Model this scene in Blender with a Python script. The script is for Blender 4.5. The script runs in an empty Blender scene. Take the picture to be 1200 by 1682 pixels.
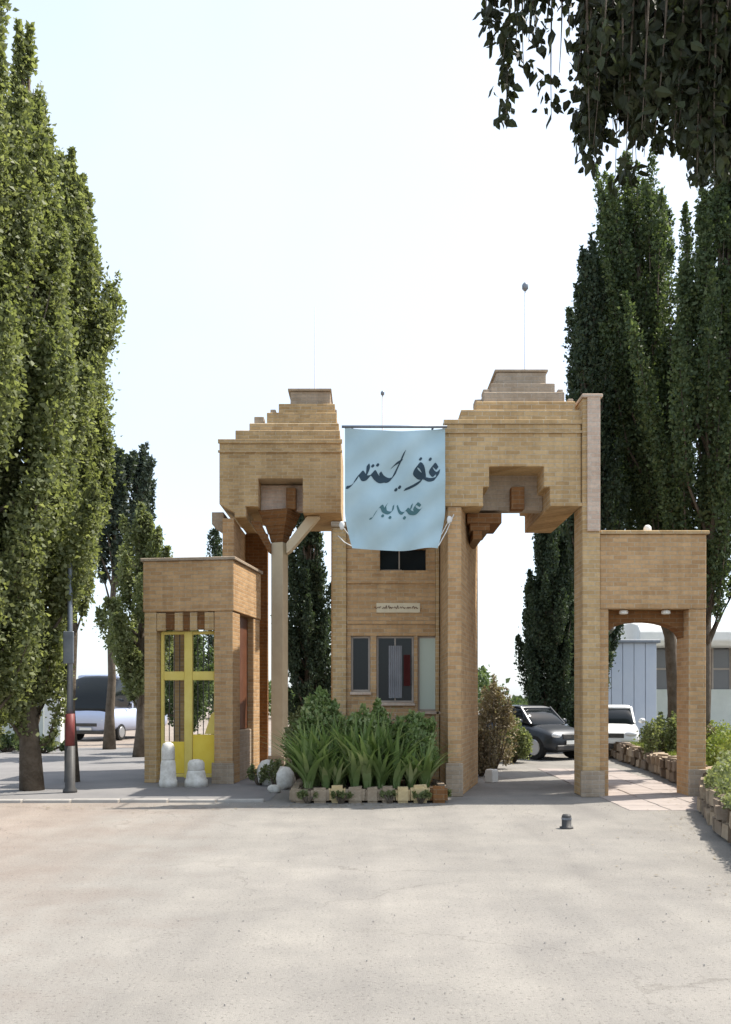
import bpy, bmesh, math, random
import numpy as np
from mathutils import Vector, Matrix
R = math.radians
random.seed(7)
rng = np.random.default_rng(11)
S = bpy.context.scene
COL = S.collection

# ------------------------------------------------------------ camera, sky, sun, exposure
F, HOR, EYE = 1500.0, 1148.0, 1.6           # focal length and horizon in photo pixels, eye height
cam = bpy.data.cameras.new('camera'); co = bpy.data.objects.new('camera', cam); COL.objects.link(co)
co.location = (0, 0, EYE); co.rotation_euler = (R(90), 0, 0)
cam.sensor_fit = 'HORIZONTAL'; cam.sensor_width = 36; cam.lens = 36 * F / 1200
cam.shift_y = (HOR - 841) / 1200; cam.clip_start = .05; cam.clip_end = 3000
S.camera = co
SUN_EL, SUN_AZ = 58, 24                      # azimuth measured from +X towards +Y
w = bpy.data.worlds.new('World'); S.world = w; w.use_nodes = True
nt = w.node_tree; bg = nt.nodes['Background']
sky = nt.nodes.new('ShaderNodeTexSky'); sky.sky_type = 'NISHITA'; sky.sun_disc = False
sky.sun_elevation = R(SUN_EL); sky.sun_rotation = R(90 - SUN_AZ); sky.altitude = 1200
sky.air_density = 1.0; sky.dust_density = 6.0; sky.ozone_density = 1.0
# thin bright summer haze over the whole sky
tcw = nt.nodes.new('ShaderNodeTexCoord'); nzw = nt.nodes.new('ShaderNodeTexNoise'); nzw.inputs['Scale'].default_value = 1.6; nzw.inputs['Detail'].default_value = 5
nt.links.new(tcw.outputs['Generated'], nzw.inputs['Vector'])
mrw = nt.nodes.new('ShaderNodeMapRange'); mrw.inputs[1].default_value = .3; mrw.inputs[2].default_value = .7; mrw.inputs[3].default_value = .42; mrw.inputs[4].default_value = .66
nt.links.new(nzw.outputs['Fac'], mrw.inputs[0])
mxw = nt.nodes.new('ShaderNodeMix'); mxw.data_type = 'RGBA'; nt.links.new(mrw.outputs[0], mxw.inputs[0])
nt.links.new(sky.outputs[0], mxw.inputs[6]); mxw.inputs[7].default_value = (3.6, 4.0, 4.25, 1)
nt.links.new(mxw.outputs[2], bg.inputs[0]); bg.inputs[1].default_value = .15
sd = bpy.data.lights.new('sun', 'SUN'); so = bpy.data.objects.new('sun', sd); COL.objects.link(so)
sd.energy = 3.4; sd.angle = R(.6); sd.color = (1, .94, .84)
sv = Vector((math.cos(R(SUN_EL)) * math.cos(R(SUN_AZ)), math.cos(R(SUN_EL)) * math.sin(R(SUN_AZ)), math.sin(R(SUN_EL))))
so.rotation_euler = sv.to_track_quat('Z', 'Y').to_euler()
S.view_settings.view_transform = 'Standard'; S.view_settings.look = 'None'
S.view_settings.gamma = 1; S.view_settings.use_curve_mapping = False
S.view_settings.exposure = 1.1
S.cycles.max_bounces = 6; S.cycles.transparent_max_bounces = 8
S.cycles.use_adaptive_sampling = True; S.cycles.use_denoising = True

def at(px, py, Y):
    return Vector(((px - 600) * Y / F, Y, EYE + (HOR - py) * Y / F))
def X_(px, Y): return (px - 600) * Y / F
def Z_(py, Y): return EYE + (HOR - py) * Y / F

# ------------------------------------------------------------ materials
def mat(name, base=(.5, .5, .5), rough=.8, metal=0, spec=.3, build=None):
    m = bpy.data.materials.new(name); m.use_nodes = True
    p = m.node_tree.nodes['Principled BSDF']
    p.inputs['Base Color'].default_value = (*base, 1); p.inputs['Roughness'].default_value = rough
    p.inputs['Metallic'].default_value = metal; p.inputs['Specular IOR Level'].default_value = spec
    if build: build(m.node_tree, p)
    return m
def N(t, typ, **kw):
    n = t.nodes.new(typ)
    for k, v in kw.items():
        if hasattr(n, k): setattr(n, k, v)
        else: n.inputs[k.replace('_', ' ')].default_value = v
    return n
def noise(t, scale, detail=4, rough=.6, vec=None):
    n = N(t, 'ShaderNodeTexNoise', Scale=scale, Detail=detail, Roughness=rough)
    if vec is not None: t.links.new(vec, n.inputs['Vector'])
    return n
def ramp(t, fac, stops):
    r = t.nodes.new('ShaderNodeValToRGB'); t.links.new(fac, r.inputs[0])
    e = r.color_ramp.elements
    while len(e) < len(stops): e.new(.5)
    for i, (pos, c) in enumerate(stops):
        e[i].position = pos; e[i].color = (*c, 1) if len(c) == 3 else c
    return r
def mix(t, a, b, fac, mode='MIX'):
    m = t.nodes.new('ShaderNodeMix'); m.data_type = 'RGBA'; m.blend_type = mode
    for s, v in ((m.inputs[6], a), (m.inputs[7], b), (m.inputs[0], fac)):
        if hasattr(v, 'is_output'): t.links.new(v, s)
        elif isinstance(v, tuple): s.default_value = (*v, 1)
        else: s.default_value = v
    return m.outputs[2]
def bump(t, p, h, strength, dist):
    b = N(t, 'ShaderNodeBump', Strength=strength, Distance=dist)
    t.links.new(h, b.inputs['Height']); t.links.new(b.outputs[0], p.inputs['Normal']); return b

def brick_mat(name, c1, c2, mortar, stain=(.84, .80, .75)):
    def f(t, p):
        tc = N(t, 'ShaderNodeTexCoord'); sx = N(t, 'ShaderNodeSeparateXYZ'); t.links.new(tc.outputs['Object'], sx.inputs[0])
        ad = N(t, 'ShaderNodeMath', operation='ADD'); t.links.new(sx.outputs[0], ad.inputs[0]); t.links.new(sx.outputs[1], ad.inputs[1])
        cb = N(t, 'ShaderNodeCombineXYZ'); t.links.new(ad.outputs[0], cb.inputs[0]); t.links.new(sx.outputs[2], cb.inputs[1])
        wob = noise(t, 2.3, 2, .5, tc.outputs['Object'])
        va = N(t, 'ShaderNodeVectorMath', operation='MULTIPLY_ADD'); t.links.new(wob.outputs['Color'], va.inputs[0])
        va.inputs[1].default_value = (.02, .012, 0); t.links.new(cb.outputs[0], va.inputs[2])
        br = N(t, 'ShaderNodeTexBrick', offset=.5, Scale=1.0, Mortar_Size=.0075, Mortar_Smooth=.3, Bias=.0, Brick_Width=.232, Row_Height=.072)
        t.links.new(va.outputs[0], br.inputs['Vector'])
        br.inputs['Color1'].default_value = (*c1, 1); br.inputs['Color2'].default_value = (*c2, 1); br.inputs['Mortar'].default_value = (*mortar, 1)
        n1 = noise(t, .9, 5, .65, tc.outputs['Object']); n2 = noise(t, 22, 3, .6, tc.outputs['Object'])
        r1 = ramp(t, n1.outputs['Fac'], [(.3, stain), (.62, (1, 1, 1))])
        c = mix(t, br.outputs['Color'], r1.outputs[0], .75, 'MULTIPLY')
        r2 = ramp(t, n2.outputs['Fac'], [(.25, (.8, .8, .8)), (.75, (1.12, 1.1, 1.06))])
        c = mix(t, c, r2.outputs[0], .8, 'MULTIPLY')
        # rain streaks: noise stretched along z
        mp = N(t, 'ShaderNodeMapping'); mp.inputs['Scale'].default_value = (5, 5, .35); t.links.new(tc.outputs['Object'], mp.inputs[0])
        n3 = noise(t, 1.0, 3, .6, mp.outputs[0]); r3 = ramp(t, n3.outputs['Fac'], [(.32, (.72, .7, .68)), (.55, (1, 1, 1))])
        c = mix(t, c, r3.outputs[0], .55, 'MULTIPLY')
        t.links.new(c, p.inputs['Base Color'])
        h = mix(t, br.outputs['Fac'], n2.outputs['Fac'], .25); inv = N(t, 'ShaderNodeInvert'); t.links.new(h, inv.inputs['Color'])
        bump(t, p, inv.outputs[0], .8, .012)
    return mat(name, rough=.9, spec=.15, build=f)
def rough_mat(name, c1, c2, scale=3, bscale=40, bst=.4, rough=.85, bd=.01, metal=0, spec=.25):
    def f(t, p):
        tc = N(t, 'ShaderNodeTexCoord')
        n1 = noise(t, scale, 6, .65, tc.outputs['Object']); r1 = ramp(t, n1.outputs['Fac'], [(.3, c1), (.7, c2)])
        t.links.new(r1.outputs[0], p.inputs['Base Color'])
        n2 = noise(t, bscale, 5, .7, tc.outputs['Object']); bump(t, p, n2.outputs['Fac'], bst, bd)
    return mat(name, rough=rough, metal=metal, spec=spec, build=f)
def leaf_mat(name, cols, trans=.35, rough=.55):
    def f(t, p):
        g = N(t, 'ShaderNodeNewGeometry'); a = N(t, 'ShaderNodeAttribute', attribute_name='tint')
        n = noise(t, 1.3, 3, .6, g.outputs['Position'])
        ad = N(t, 'ShaderNodeMath', operation='MULTIPLY_ADD'); t.links.new(a.outputs['Fac'], ad.inputs[0]); ad.inputs[1].default_value = .6
        sb = N(t, 'ShaderNodeMath', operation='MULTIPLY_ADD'); t.links.new(n.outputs['Fac'], sb.inputs[0]); sb.inputs[1].default_value = .9; sb.inputs[2].default_value = -.25
        t.links.new(sb.outputs[0], ad.inputs[2])
        k = len(cols) - 1
        r = ramp(t, ad.outputs[0], [(.1 + .8 * i / k, c) for i, c in enumerate(cols)])
        t.links.new(r.outputs[0], p.inputs['Base Color'])
        tr = N(t, 'ShaderNodeBsdfTranslucent'); gm = mix(t, r.outputs[0], (1.25, 1.3, .7), 1.0, 'MULTIPLY'); t.links.new(gm, tr.inputs[0])
        ms = N(t, 'ShaderNodeMixShader'); ms.inputs[0].default_value = trans
        t.links.new(p.outputs[0], ms.inputs[1]); t.links.new(tr.outputs[0], ms.inputs[2])
        t.links.new(ms.outputs[0], t.nodes['Material Output'].inputs['Surface'])
    return mat(name, rough=rough, spec=.3, build=f)

M = {}
M['brick'] = brick_mat('sand_brick', (.60, .43, .235), (.45, .305, .155), (.58, .48, .34))
M['brick_orange'] = brick_mat('orange_sand_brick', (.60, .395, .215), (.45, .28, .145), (.54, .43, .3))
M['brick_pale'] = brick_mat('pale_pink_brick', (.66, .52, .42), (.56, .42, .33), (.62, .55, .47))
M['brick_grey'] = brick_mat('weathered_grey_brick', (.46, .375, .29), (.38, .305, .23), (.46, .40, .33))
M['brick_deep_shade'] = brick_mat('red_brown_shade_brick', (.27, .135, .055), (.2, .095, .04), (.26, .17, .1))  # sand brick darkened red-brown to hold shade under the towers; also brown edging stone
M['plaster'] = rough_mat('cream_plaster', (.62, .53, .38), (.72, .64, .47), 3, 60, .3)
M['white'] = rough_mat('white_paint', (.72, .72, .68), (.82, .81, .77), 4, 60, .2, .6)
M['dirty_white'] = rough_mat('scuffed_white_paint', (.48, .45, .39), (.8, .78, .73), 7, 45, .5, .8, .012)
M['white_wall'] = rough_mat('white_render', (.52, .55, .5), (.64, .66, .61), 1.5, 50, .3)
M['yellow'] = rough_mat('yellow_paint', (.80, .58, .06), (.88, .68, .1), 3, 50, .2, .45)
M['yellow_dull'] = rough_mat('faded_yellow_paint', (.70, .55, .13), (.80, .66, .2), 3, 50, .2, .5)
M['steel'] = rough_mat('galvanised_steel', (.17, .19, .22), (.25, .27, .3), 5, 60, .1, .45, metal=.5)
M['pale_steel'] = rough_mat('pale_painted_steel', (.38, .36, .37), (.45, .43, .44), 5, 60, .1, .4)
M['maroon'] = rough_mat('maroon_paint', (.16, .04, .04), (.22, .06, .05), 6, 60, .2, .5)
M['dark_metal'] = rough_mat('dark_metal', (.05, .05, .05), (.09, .085, .08), 6, 60, .2, .5)
M['stone'] = rough_mat('bed_stone', (.30, .23, .16), (.42, .34, .25), 3, 25, .7, .9, .03)
M['stone_y'] = rough_mat('yellow_stone', (.55, .42, .22), (.66, .52, .3), 3, 25, .6, .9, .03)
M['stone_b'] = rough_mat('brown_stone', (.2, .15, .11), (.32, .26, .2), 2, 20, .8, .95, .04)
M['soil'] = rough_mat('soil', (.10, .07, .045), (.17, .125, .085), 3, 30, .8, 1, .04)
M['bark'] = rough_mat('bark', (.09, .07, .05), (.19, .155, .12), 6, 25, 1, .95, .03)
M['banner'] = rough_mat('pale_blue_banner', (.36, .50, .56), (.43, .57, .62), 1.5, 8, .15, .55, .01)
M['ink'] = mat('dark_blue_print', (.022, .05, .075), .5)
M['ink2'] = mat('teal_print', (.06, .15, .17), .5)
M['cord'] = mat('white_cord', (.7, .7, .68), .8)
M['glass_dark'] = mat('dark_glass', (.012, .015, .017), .08, spec=.28)
M['glass_green'] = mat('green_glass', (.50, .56, .48), .6, spec=.3)
M['frame'] = rough_mat('window_frame_paint', (.33, .28, .24), (.4, .35, .3), 5, 60, .1, .5)
M['curtain'] = rough_mat('grey_curtain', (.22, .22, .23), (.3, .3, .32), 4, 30, .4)
M['red_cloth'] = rough_mat('maroon_curtain', (.10, .02, .018), (.15, .035, .03), 4, 30, .4)
M['door_brown'] = rough_mat('red_brown_door', (.11, .042, .02), (.17, .07, .035), 4, 40, .3, .5)
M['bluepanel'] = rough_mat('pale_blue_panel', (.47, .53, .63), (.55, .60, .68), 1, 30, .1, .5)
M['greywin'] = mat('grey_glazing', (.13, .13, .135), .15, spec=.6)
M['rubber'] = mat('rubber', (.02, .02, .02), .85)
M['rim'] = mat('wheel_rim', (.45, .45, .46), .35, .8)
M['lampglass'] = mat('headlight_lens', (.75, .77, .8), .08, spec=.8)
M['plate'] = mat('number_plate', (.8, .8, .76), .5)
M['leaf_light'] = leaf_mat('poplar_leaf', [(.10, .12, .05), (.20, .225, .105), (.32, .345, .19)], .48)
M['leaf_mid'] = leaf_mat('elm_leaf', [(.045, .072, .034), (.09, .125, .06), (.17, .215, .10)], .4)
M['leaf_dark'] = leaf_mat('cypress_leaf', [(.026, .044, .027), (.05, .074, .042), (.085, .115, .063)], .25)
M['leaf_grey'] = leaf_mat('pine_leaf', [(.03, .045, .032), (.06, .08, .055), (.09, .115, .08)], .2)
M['leaf_fore'] = leaf_mat('near_leaf', [(.02, .024, .014), (.034, .042, .02), (.055, .07, .03)], .22)
M['leaf_pale'] = leaf_mat('pale_olive_leaf', [(.11, .13, .055), (.2, .23, .11), (.3, .32, .17)], .42)
M['leaf_dry'] = leaf_mat('dry_leaf', [(.13, .10, .06), (.24, .19, .125), (.34, .29, .2)], .25)
M['blade'] = leaf_mat('strap_leaf', [(.09, .14, .04), (.19, .27, .10), (.38, .42, .22)], .3, .45)
M['lawn'] = leaf_mat('grass_blade', [(.09, .13, .03), (.20, .25, .06), (.33, .36, .11)], .3)
M['flower'] = rough_mat('pale_pink_petal', (.36, .25, .2), (.46, .35, .28), 8, 60, .1)

# ------------------------------------------------------------ mesh building
class MB:
    def __init__(s): s.bm = bmesh.new()
    def box(s, x0, x1, y0, y1, z0, z1):
        v = [s.bm.verts.new(c) for c in ((x0,y0,z0),(x1,y0,z0),(x1,y1,z0),(x0,y1,z0),(x0,y0,z1),(x1,y0,z1),(x1,y1,z1),(x0,y1,z1))]
        for f in ((3,2,1,0),(4,5,6,7),(0,1,5,4),(1,2,6,5),(2,3,7,6),(3,0,4,7)): s.bm.faces.new([v[i] for i in f])
        return s
    def prism(s, pts, y0, y1):           # polygon in xz, extruded along y
        a = [s.bm.verts.new((x, y0, z)) for x, z in pts]; b = [s.bm.verts.new((x, y1, z)) for x, z in pts]
        s.bm.faces.new(a); s.bm.faces.new(b[::-1]); n = len(pts)
        for i in range(n): s.bm.faces.new((a[(i+1) % n], a[i], b[i], b[(i+1) % n]))
        return s
    def zprism(s, pts, z0, z1, top=None):  # polygon in xy, extruded along z
        a = [s.bm.verts.new((x, y, z0)) for x, y in pts]; b = [s.bm.verts.new((x, y, z1)) for x, y in (top or pts)]
        s.bm.faces.new(a[::-1]); s.bm.faces.new(b); n = len(pts)
        for i in range(n): s.bm.faces.new((a[i], a[(i+1) % n], b[(i+1) % n], b[i]))
        return s
    def lathe(s, prof, n=16, c=(0, 0, 0), axis='z'):
        rings = []
        for r, h in prof:
            ring = []
            for i in range(n):
                a = 2 * math.pi * i / n
                if axis == 'z': q = (c[0]+r*math.cos(a), c[1]+r*math.sin(a), c[2]+h)
                elif axis == 'x': q = (c[0]+h, c[1]+r*math.cos(a), c[2]+r*math.sin(a))
                else: q = (c[0]+r*math.cos(a), c[1]+h, c[2]+r*math.sin(a))
                ring.append(s.bm.verts.new(q))
            rings.append(ring)
        for k in range(len(rings)-1):
            for i in range(n): s.bm.faces.new((rings[k][i], rings[k][(i+1) % n], rings[k+1][(i+1) % n], rings[k+1][i]))
        s.bm.faces.new(rings[0][::-1]); s.bm.faces.new(rings[-1]); return s
    def tube(s, pts, rad, n=8):
        pts = [Vector(p) for p in pts]; rings = []
        if not hasattr(rad, '__len__'): rad = [rad] * len(pts)
        for i, p in enumerate(pts):
            d = (pts[min(i+1, len(pts)-1)] - pts[max(i-1, 0)]).normalized()
            u = d.cross(Vector((0, 0, 1)) if abs(d.z) < .95 else Vector((1, 0, 0))).normalized(); v = d.cross(u)
            rings.append([s.bm.verts.new(p + (u*math.cos(2*math.pi*k/n) + v*math.sin(2*math.pi*k/n)) * rad[i]) for k in range(n)])
        for k in range(len(rings)-1):
            for i in range(n): s.bm.faces.new((rings[k][i], rings[k][(i+1) % n], rings[k+1][(i+1) % n], rings[k+1][i]))
        s.bm.faces.new(rings[0][::-1]); s.bm.faces.new(rings[-1]); return s
    def ball(s, c, r, sub=2, squash=(1, 1, 1), jit=0, seed=0):
        rr = random.Random(seed); o = bmesh.ops.create_icosphere(s.bm, subdivisions=sub, radius=1)
        for v in o['verts']:
            k = 1 + jit * (rr.random() - .5)
            v.co = Vector((c[0]+v.co.x*r*squash[0]*k, c[1]+v.co.y*r*squash[1]*k, c[2]+v.co.z*r*squash[2]*k))
        return s
    def build(s, name, m, parent=None, bevel=0, smooth=False, kind=None, label=None):
        bm = s.bm
        bmesh.ops.recalc_face_normals(bm, faces=bm.faces)
        if bevel: bmesh.ops.bevel(bm, geom=list(bm.edges), offset=bevel, segments=1, affect='EDGES')
        me = bpy.data.meshes.new(name); bm.to_mesh(me); bm.free()
        return link(name, me, m, parent, smooth, kind, label)
def link(name, me, m, parent=None, smooth=False, kind=None, label=None):
    o = bpy.data.objects.new(name, me); COL.objects.link(o); me.materials.append(m)
    if smooth: me.polygons.foreach_set('use_smooth', [True] * len(me.polygons))
    if parent:
        o.parent = parent
        root = parent.parent or parent
        if root.get('origin_world'):          # geometry was given in world coordinates
            me.transform(Matrix.Translation(-root.location))
    if kind: o['kind'] = kind
    if label: o['label'] = label
    return o
def thing(name, label, cat, loc=(0, 0, 0), rz=0, group=None, world=False):
    o = bpy.data.objects.new(name, None); COL.objects.link(o); o.location = loc; o.rotation_euler = (0, 0, rz)
    o.empty_display_size = .2
    tag(o, label, cat, group)
    if world: o['origin_world'] = 1
    return o
def tag(o, label, cat, group=None):
    o['label'] = label; o['category'] = cat
    if group: o['group'] = group
    return o
def quads_mesh(name, V, tint):               # V: (n,4,3)
    n = len(V); me = bpy.data.meshes.new(name)
    me.vertices.add(n*4); me.vertices.foreach_set('co', V.astype(np.float32).ravel())
    me.loops.add(n*4); me.loops.foreach_set('vertex_index', np.arange(n*4, dtype=np.int32))
    me.polygons.add(n); me.polygons.foreach_set('loop_start', np.arange(0, n*4, 4, dtype=np.int32))
    me.polygons.foreach_set('loop_total', np.full(n, 4, dtype=np.int32))
    at_ = me.attributes.new('tint', 'FLOAT', 'FACE'); at_.data.foreach_set('value', tint.astype(np.float32))
    me.update(calc_edges=True); return me
def unit(v): return v / (np.linalg.norm(v, axis=1, keepdims=True) + 1e-9)
def leaf_quads(P, L, Wd, up=.0, droop=0, seed=0):
    """pointed leaves at P, length L, half width Wd; up>0 biases the leaf axis upward"""
    g = np.random.default_rng(seed); n = len(P)
    d = g.normal(size=(n, 3)); d[:, 2] += up * 2 - droop * 2; d = unit(d)
    q = unit(np.cross(d, g.normal(size=(n, 3)))); nn = np.cross(d, q)
    s = (.5 + .95 * g.random((n, 1))**1.5); l = L * s; ww = Wd * s
    mid = P + d * l * .45
    V = np.stack([P, mid + q * ww + nn * ww * .35, P + d * l + nn * ww * -.3, mid - q * ww + nn * ww * .35], 1)
    return V
def near_leaves(P, L, Wd, seed=0):
    g = np.random.default_rng(seed); n = len(P); d = g.normal(size=(n, 3))*.75; d[:, 2] -= 1.1; d = unit(d)
    q = unit(np.cross(d, g.normal(size=(n, 3)))); nn = np.cross(d, q); s = (.55+.75*g.random((n, 1))); l = L*s; w_ = Wd*s
    tip = P + d*l + nn*l*.12; out = []
    for sg in (1, -1):
        e1 = P + d*l*.28 + q*w_*sg + nn*w_*.4; e2 = P + d*l*.66 + q*w_*.72*sg + nn*w_*.3
        m1 = P + d*l*.5
        out.append(np.stack([P, e1, e2, m1] if sg > 0 else [P, m1, e2, e1], 1)); out.append(np.stack([m1, e2, tip, m1 + d*l*.25] if sg > 0 else [m1, m1 + d*l*.25, tip, e2], 1))
    return np.concatenate(out, 0)
def clump(P, f):                              # cheap lumpy field in [0,1]
    x, y, z = P[:, 0]*f, P[:, 1]*f, P[:, 2]*f
    v = np.sin(x*1.7+y*.9+1.3) + np.sin(y*1.9-z*1.1+.4) + np.sin(z*1.6+x*1.2+2.2) + .7*np.sin(x*3.7-z*2.9) + .7*np.sin(y*4.1+z*3.3+x*2.3)
    return (v + 4.4) / 8.8
def spire_points(spires, n, g, shell=.5):
    A = np.array([s[0] for s in spires], float); B = np.array([s[1] for s in spires], float); rr = np.array([s[2] for s in spires], float)
    wgt = np.linalg.norm(B-A, axis=1) * rr; k = g.choice(len(spires), n, p=wgt/wgt.sum())
    t = g.random(n); prof = np.minimum(1, (t+.04)**.55 * 1.25) * (1-t)**.6 * 1.15
    a = unit(g.normal(size=(n, 3))); rad = rr[k] * prof * (shell + (1-shell) * g.random(n)) ** .7 * (1 + .75*(g.random(n) < .16)*g.random(n)**1.5)
    P = A[k] + (B-A)[k] * t[:, None] + a * rad[:, None]
    return P

def tree(name, label, base, H, Wd, z0, leafm, n, leaf, peak=.35, nb=46, lean=(0, 0), seed=0, group=None, up=.35, fr=(.32, .55), thr=.33, cat='tree', trunk_r=.16, ln=(.14, .24)):
    g = np.random.default_rng(seed); base = np.array(base, float)
    t = thing(name, label, cat, tuple(base), 0, group)
    sp = []; mb = MB()
    pts = [(lean[0]*(k/8)**1.2, lean[1]*(k/8)**1.2, H*.93*k/8) for k in range(9)]
    mb.tube([(p[0]+.03*math.sin(i*2+seed), p[1]+.03*math.cos(i*3), p[2]) for i, p in enumerate(pts)], [trunk_r*(1.35 if k == 0 else 1-.105*k) for k in range(9)], 9)
    def axis(z): u = min(1, max(0, z/(H*.93)))**1.2; return np.array([lean[0]*u, lean[1]*u, z])
    limbs = MB()
    for i in range(nb):
        u = (i + g.random()) / nb
        z = z0 + (H - z0) * u * .86
        env = Wd * (min(1, ((u+.06)/peak))**.5 if u < peak else ((1-u)/(1-peak))**.55 )
        a = i * 2.4 + g.random() * .8; r = env * (.35 + .65 * g.random())
        Ls = H * (ln[0] + (ln[1]-ln[0]) * g.random())
        zt = min(z + Ls, H * (1 - .05*g.random()))
        tip = axis(zt) + np.array([math.cos(a)*r, math.sin(a)*r, 0]) * (1.0 if u < .7 else .75) + g.normal(size=3)*.1
        st = axis(z) + np.array([math.cos(a)*r, math.sin(a)*r, 0]) * .55; st[2] = z - .1*Ls
        sp.append((st, tip, (fr[0] + (fr[1]-fr[0])*g.random()) * (.45 + .55*env/Wd)))
        b0 = axis(max(z0*.75, z - Ls*.55))
        limbs.tube([b0, (b0+st)/2 + np.array([0, 0, .05]), st, tip*.75+st*.25], [.045*trunk_r/.16, .035*trunk_r/.16, .025*trunk_r/.16, .006], 5)
    sp.append((axis(H*.6), axis(H), fr[0]*.8))
    mb.build('trunk', M['bark'], t, smooth=True); limbs.build('limbs', M['bark'], t, smooth=True)
    P = spire_points(sp, int(n*1.5), g, .25)
    keep = clump(P + base, 2.1) + .16*g.random(len(P)) > thr; P = P[keep][:n]
    V = leaf_quads(P, leaf, leaf*.33, up, 0, seed+5)
    link('crown', quads_mesh('crown', V, g.random(len(P))), leafm, t)
    return t

def bushy(name, label, base, rx, ry, h, leafm, n, leaf, seed=0, group=None, cat='shrub', z0=.1, thr=.36, nb=22, kind_up=.2):
    g = np.random.default_rng(seed); t = thing(name, label, cat, base, 0, group); mb = MB(); sp = []
    for i in range(nb):
        a = g.random()*6.283; r = math.sqrt(g.random()); x, y = math.cos(a)*r*rx, math.sin(a)*r*ry
        top = z0 + (h-z0) * (.45 + .5*(1-r*r)*(.6+.4*g.random()) + .1*g.random()); bz = z0 + (top-z0)*.2*g.random()
        sp.append(((x*.8, y*.8, bz), (x, y, top), .22*h/1.6 + .12*max(rx, ry)))
        mb.tube([(x*.1, y*.1, 0), (x*.5, y*.5, bz*.6+top*.2), (x, y, top*.85)], [.022, .015, .004], 5)
    mb.build('stems', M['bark'], t, smooth=True)
    P = spire_points(sp, int(n*1.4), g, .3); P = P[(P[:, 2] > .02)]
    P = P[clump(P + np.array(base), 3.0) + .16*g.random(len(P)) > thr][:n]
    link('foliage', quads_mesh('foliage', leaf_quads(P, leaf, leaf*.34, kind_up, 0, seed+3), g.random(len(P))), leafm, t)
    return t

# ------------------------------------------------------------ ground
def ground_nodes(t, p):
    g = N(t, 'ShaderNodeNewGeometry'); pos = g.outputs['Position']
    sx = N(t, 'ShaderNodeSeparateXYZ'); t.links.new(pos, sx.inputs[0])
    big = noise(t, .22, 5, .6, pos); med = noise(t, 1.1, 6, .65, pos); fin = noise(t, 42, 4, .7, pos); grit = noise(t, 160, 2, .6, pos)
    c = ramp(t, big.outputs['Fac'], [(.32, (.232, .212, .194)), (.5, (.265, .243, .222)), (.68, (.292, .266, .243))]).outputs[0]
    # warm dust on the left, cooler worn track from the gate towards the camera
    mr = N(t, 'ShaderNodeMapRange'); mr.inputs[1].default_value = -5; mr.inputs[2].default_value = 1.5; t.links.new(sx.outputs[0], mr.inputs[0])
    md = N(t, 'ShaderNodeMath', operation='ADD'); t.links.new(mr.outputs[0], md.inputs[0]); t.links.new(med.outputs['Fac'], md.inputs[1])
    side = ramp(t, md.outputs[0], [(.55, (1.07, .985, .92)), (1.15, (.97, 1.0, 1.0))]).outputs[0]
    c = mix(t, c, side, 1.0, 'MULTIPLY')
    c = mix(t, c, ramp(t, med.outputs['Fac'], [(.3, (.80, .80, .81)), (.7, (1.1, 1.09, 1.07))]).outputs[0], .9, 'MULTIPLY')
    # worn tyre tracks, stretched noise along the driving direction
    mp = N(t, 'ShaderNodeMapping'); mp.inputs['Rotation'].default_value = (0, 0, R(14)); mp.inputs['Scale'].default_value = (1.5, .09, 1); t.links.new(pos, mp.inputs[0])
    trk = noise(t, 1.0, 3, .6, mp.outputs[0]); c = mix(t, c, ramp(t, trk.outputs['Fac'], [(.35, (.86, .86, .87)), (.6, (1.05, 1.05, 1.05))]).outputs[0], .6, 'MULTIPLY')
    # aggregate speckle
    c = mix(t, c, ramp(t, fin.outputs['Fac'], [(.34, (.45, .44, .43)), (.43, (1, 1, 1)), (.6, (1, 1, 1)), (.7, (1.4, 1.37, 1.32))]).outputs[0], .85, 'MULTIPLY')
    c = mix(t, c, ramp(t, grit.outputs['Fac'], [(.3, (.75, .75, .75)), (.7, (1.2, 1.2, 1.2))]).outputs[0], .6, 'MULTIPLY')
    # hairline cracks
    vo = N(t, 'ShaderNodeTexVoronoi', feature='DISTANCE_TO_EDGE', Scale=.42)
    wv = N(t, 'ShaderNodeVectorMath', operation='MULTIPLY_ADD'); t.links.new(med.outputs['Color'], wv.inputs[0]); wv.inputs[1].default_value = (1.1, 1.1, 0); t.links.new(pos, wv.inputs[2])
    t.links.new(wv.outputs[0], vo.inputs['Vector'])
    ck = ramp(t, vo.outputs[0], [(0, (.66, .65, .64)), (.006, (1, 1, 1))]).outputs[0]
    c = mix(t, c, ck, ramp(t, big.outputs['Fac'], [(.48, (0, 0, 0)), (.56, (.8, .8, .8))]).outputs[0], 'MULTIPLY')
    # oil spots
    sp = noise(t, .8, 2, .4, pos); c = mix(t, c, (.55, .54, .54), ramp(t, sp.outputs['Fac'], [(.70, (0, 0, 0)), (.76, (.5, .5, .5))]).outputs[0], 'MULTIPLY')
    t.links.new(c, p.inputs['Base Color'])
    h = mix(t, fin.outputs['Fac'], grit.outputs['Fac'], .4); bump(t, p, h, .8, .008)
M['ground'] = mat('worn_pale_asphalt', rough=.93, spec=.15, build=ground_nodes)
mb = MB(); mb.box(-600, 600, -60, 1400, -.3, 0); mb.build('ground', M['ground'], kind='structure')

M['inner'] = rough_mat('inner_asphalt', (.17, .165, .165), (.23, .22, .215), .8, 90, .5, .93, .006)
M['pave'] = rough_mat('pink_paving', (.3, .26, .24), (.38, .33, .3), 1.2, 70, .5, .9, .006)
mb = MB(); mb.zprism([(-12.5, 14.0), (-6, 14.25), (-1.5, 14.35), (-1.5, 30), (-12.5, 30)], -.05, .004)
mb.build('road', M['inner'], kind='structure')
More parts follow.
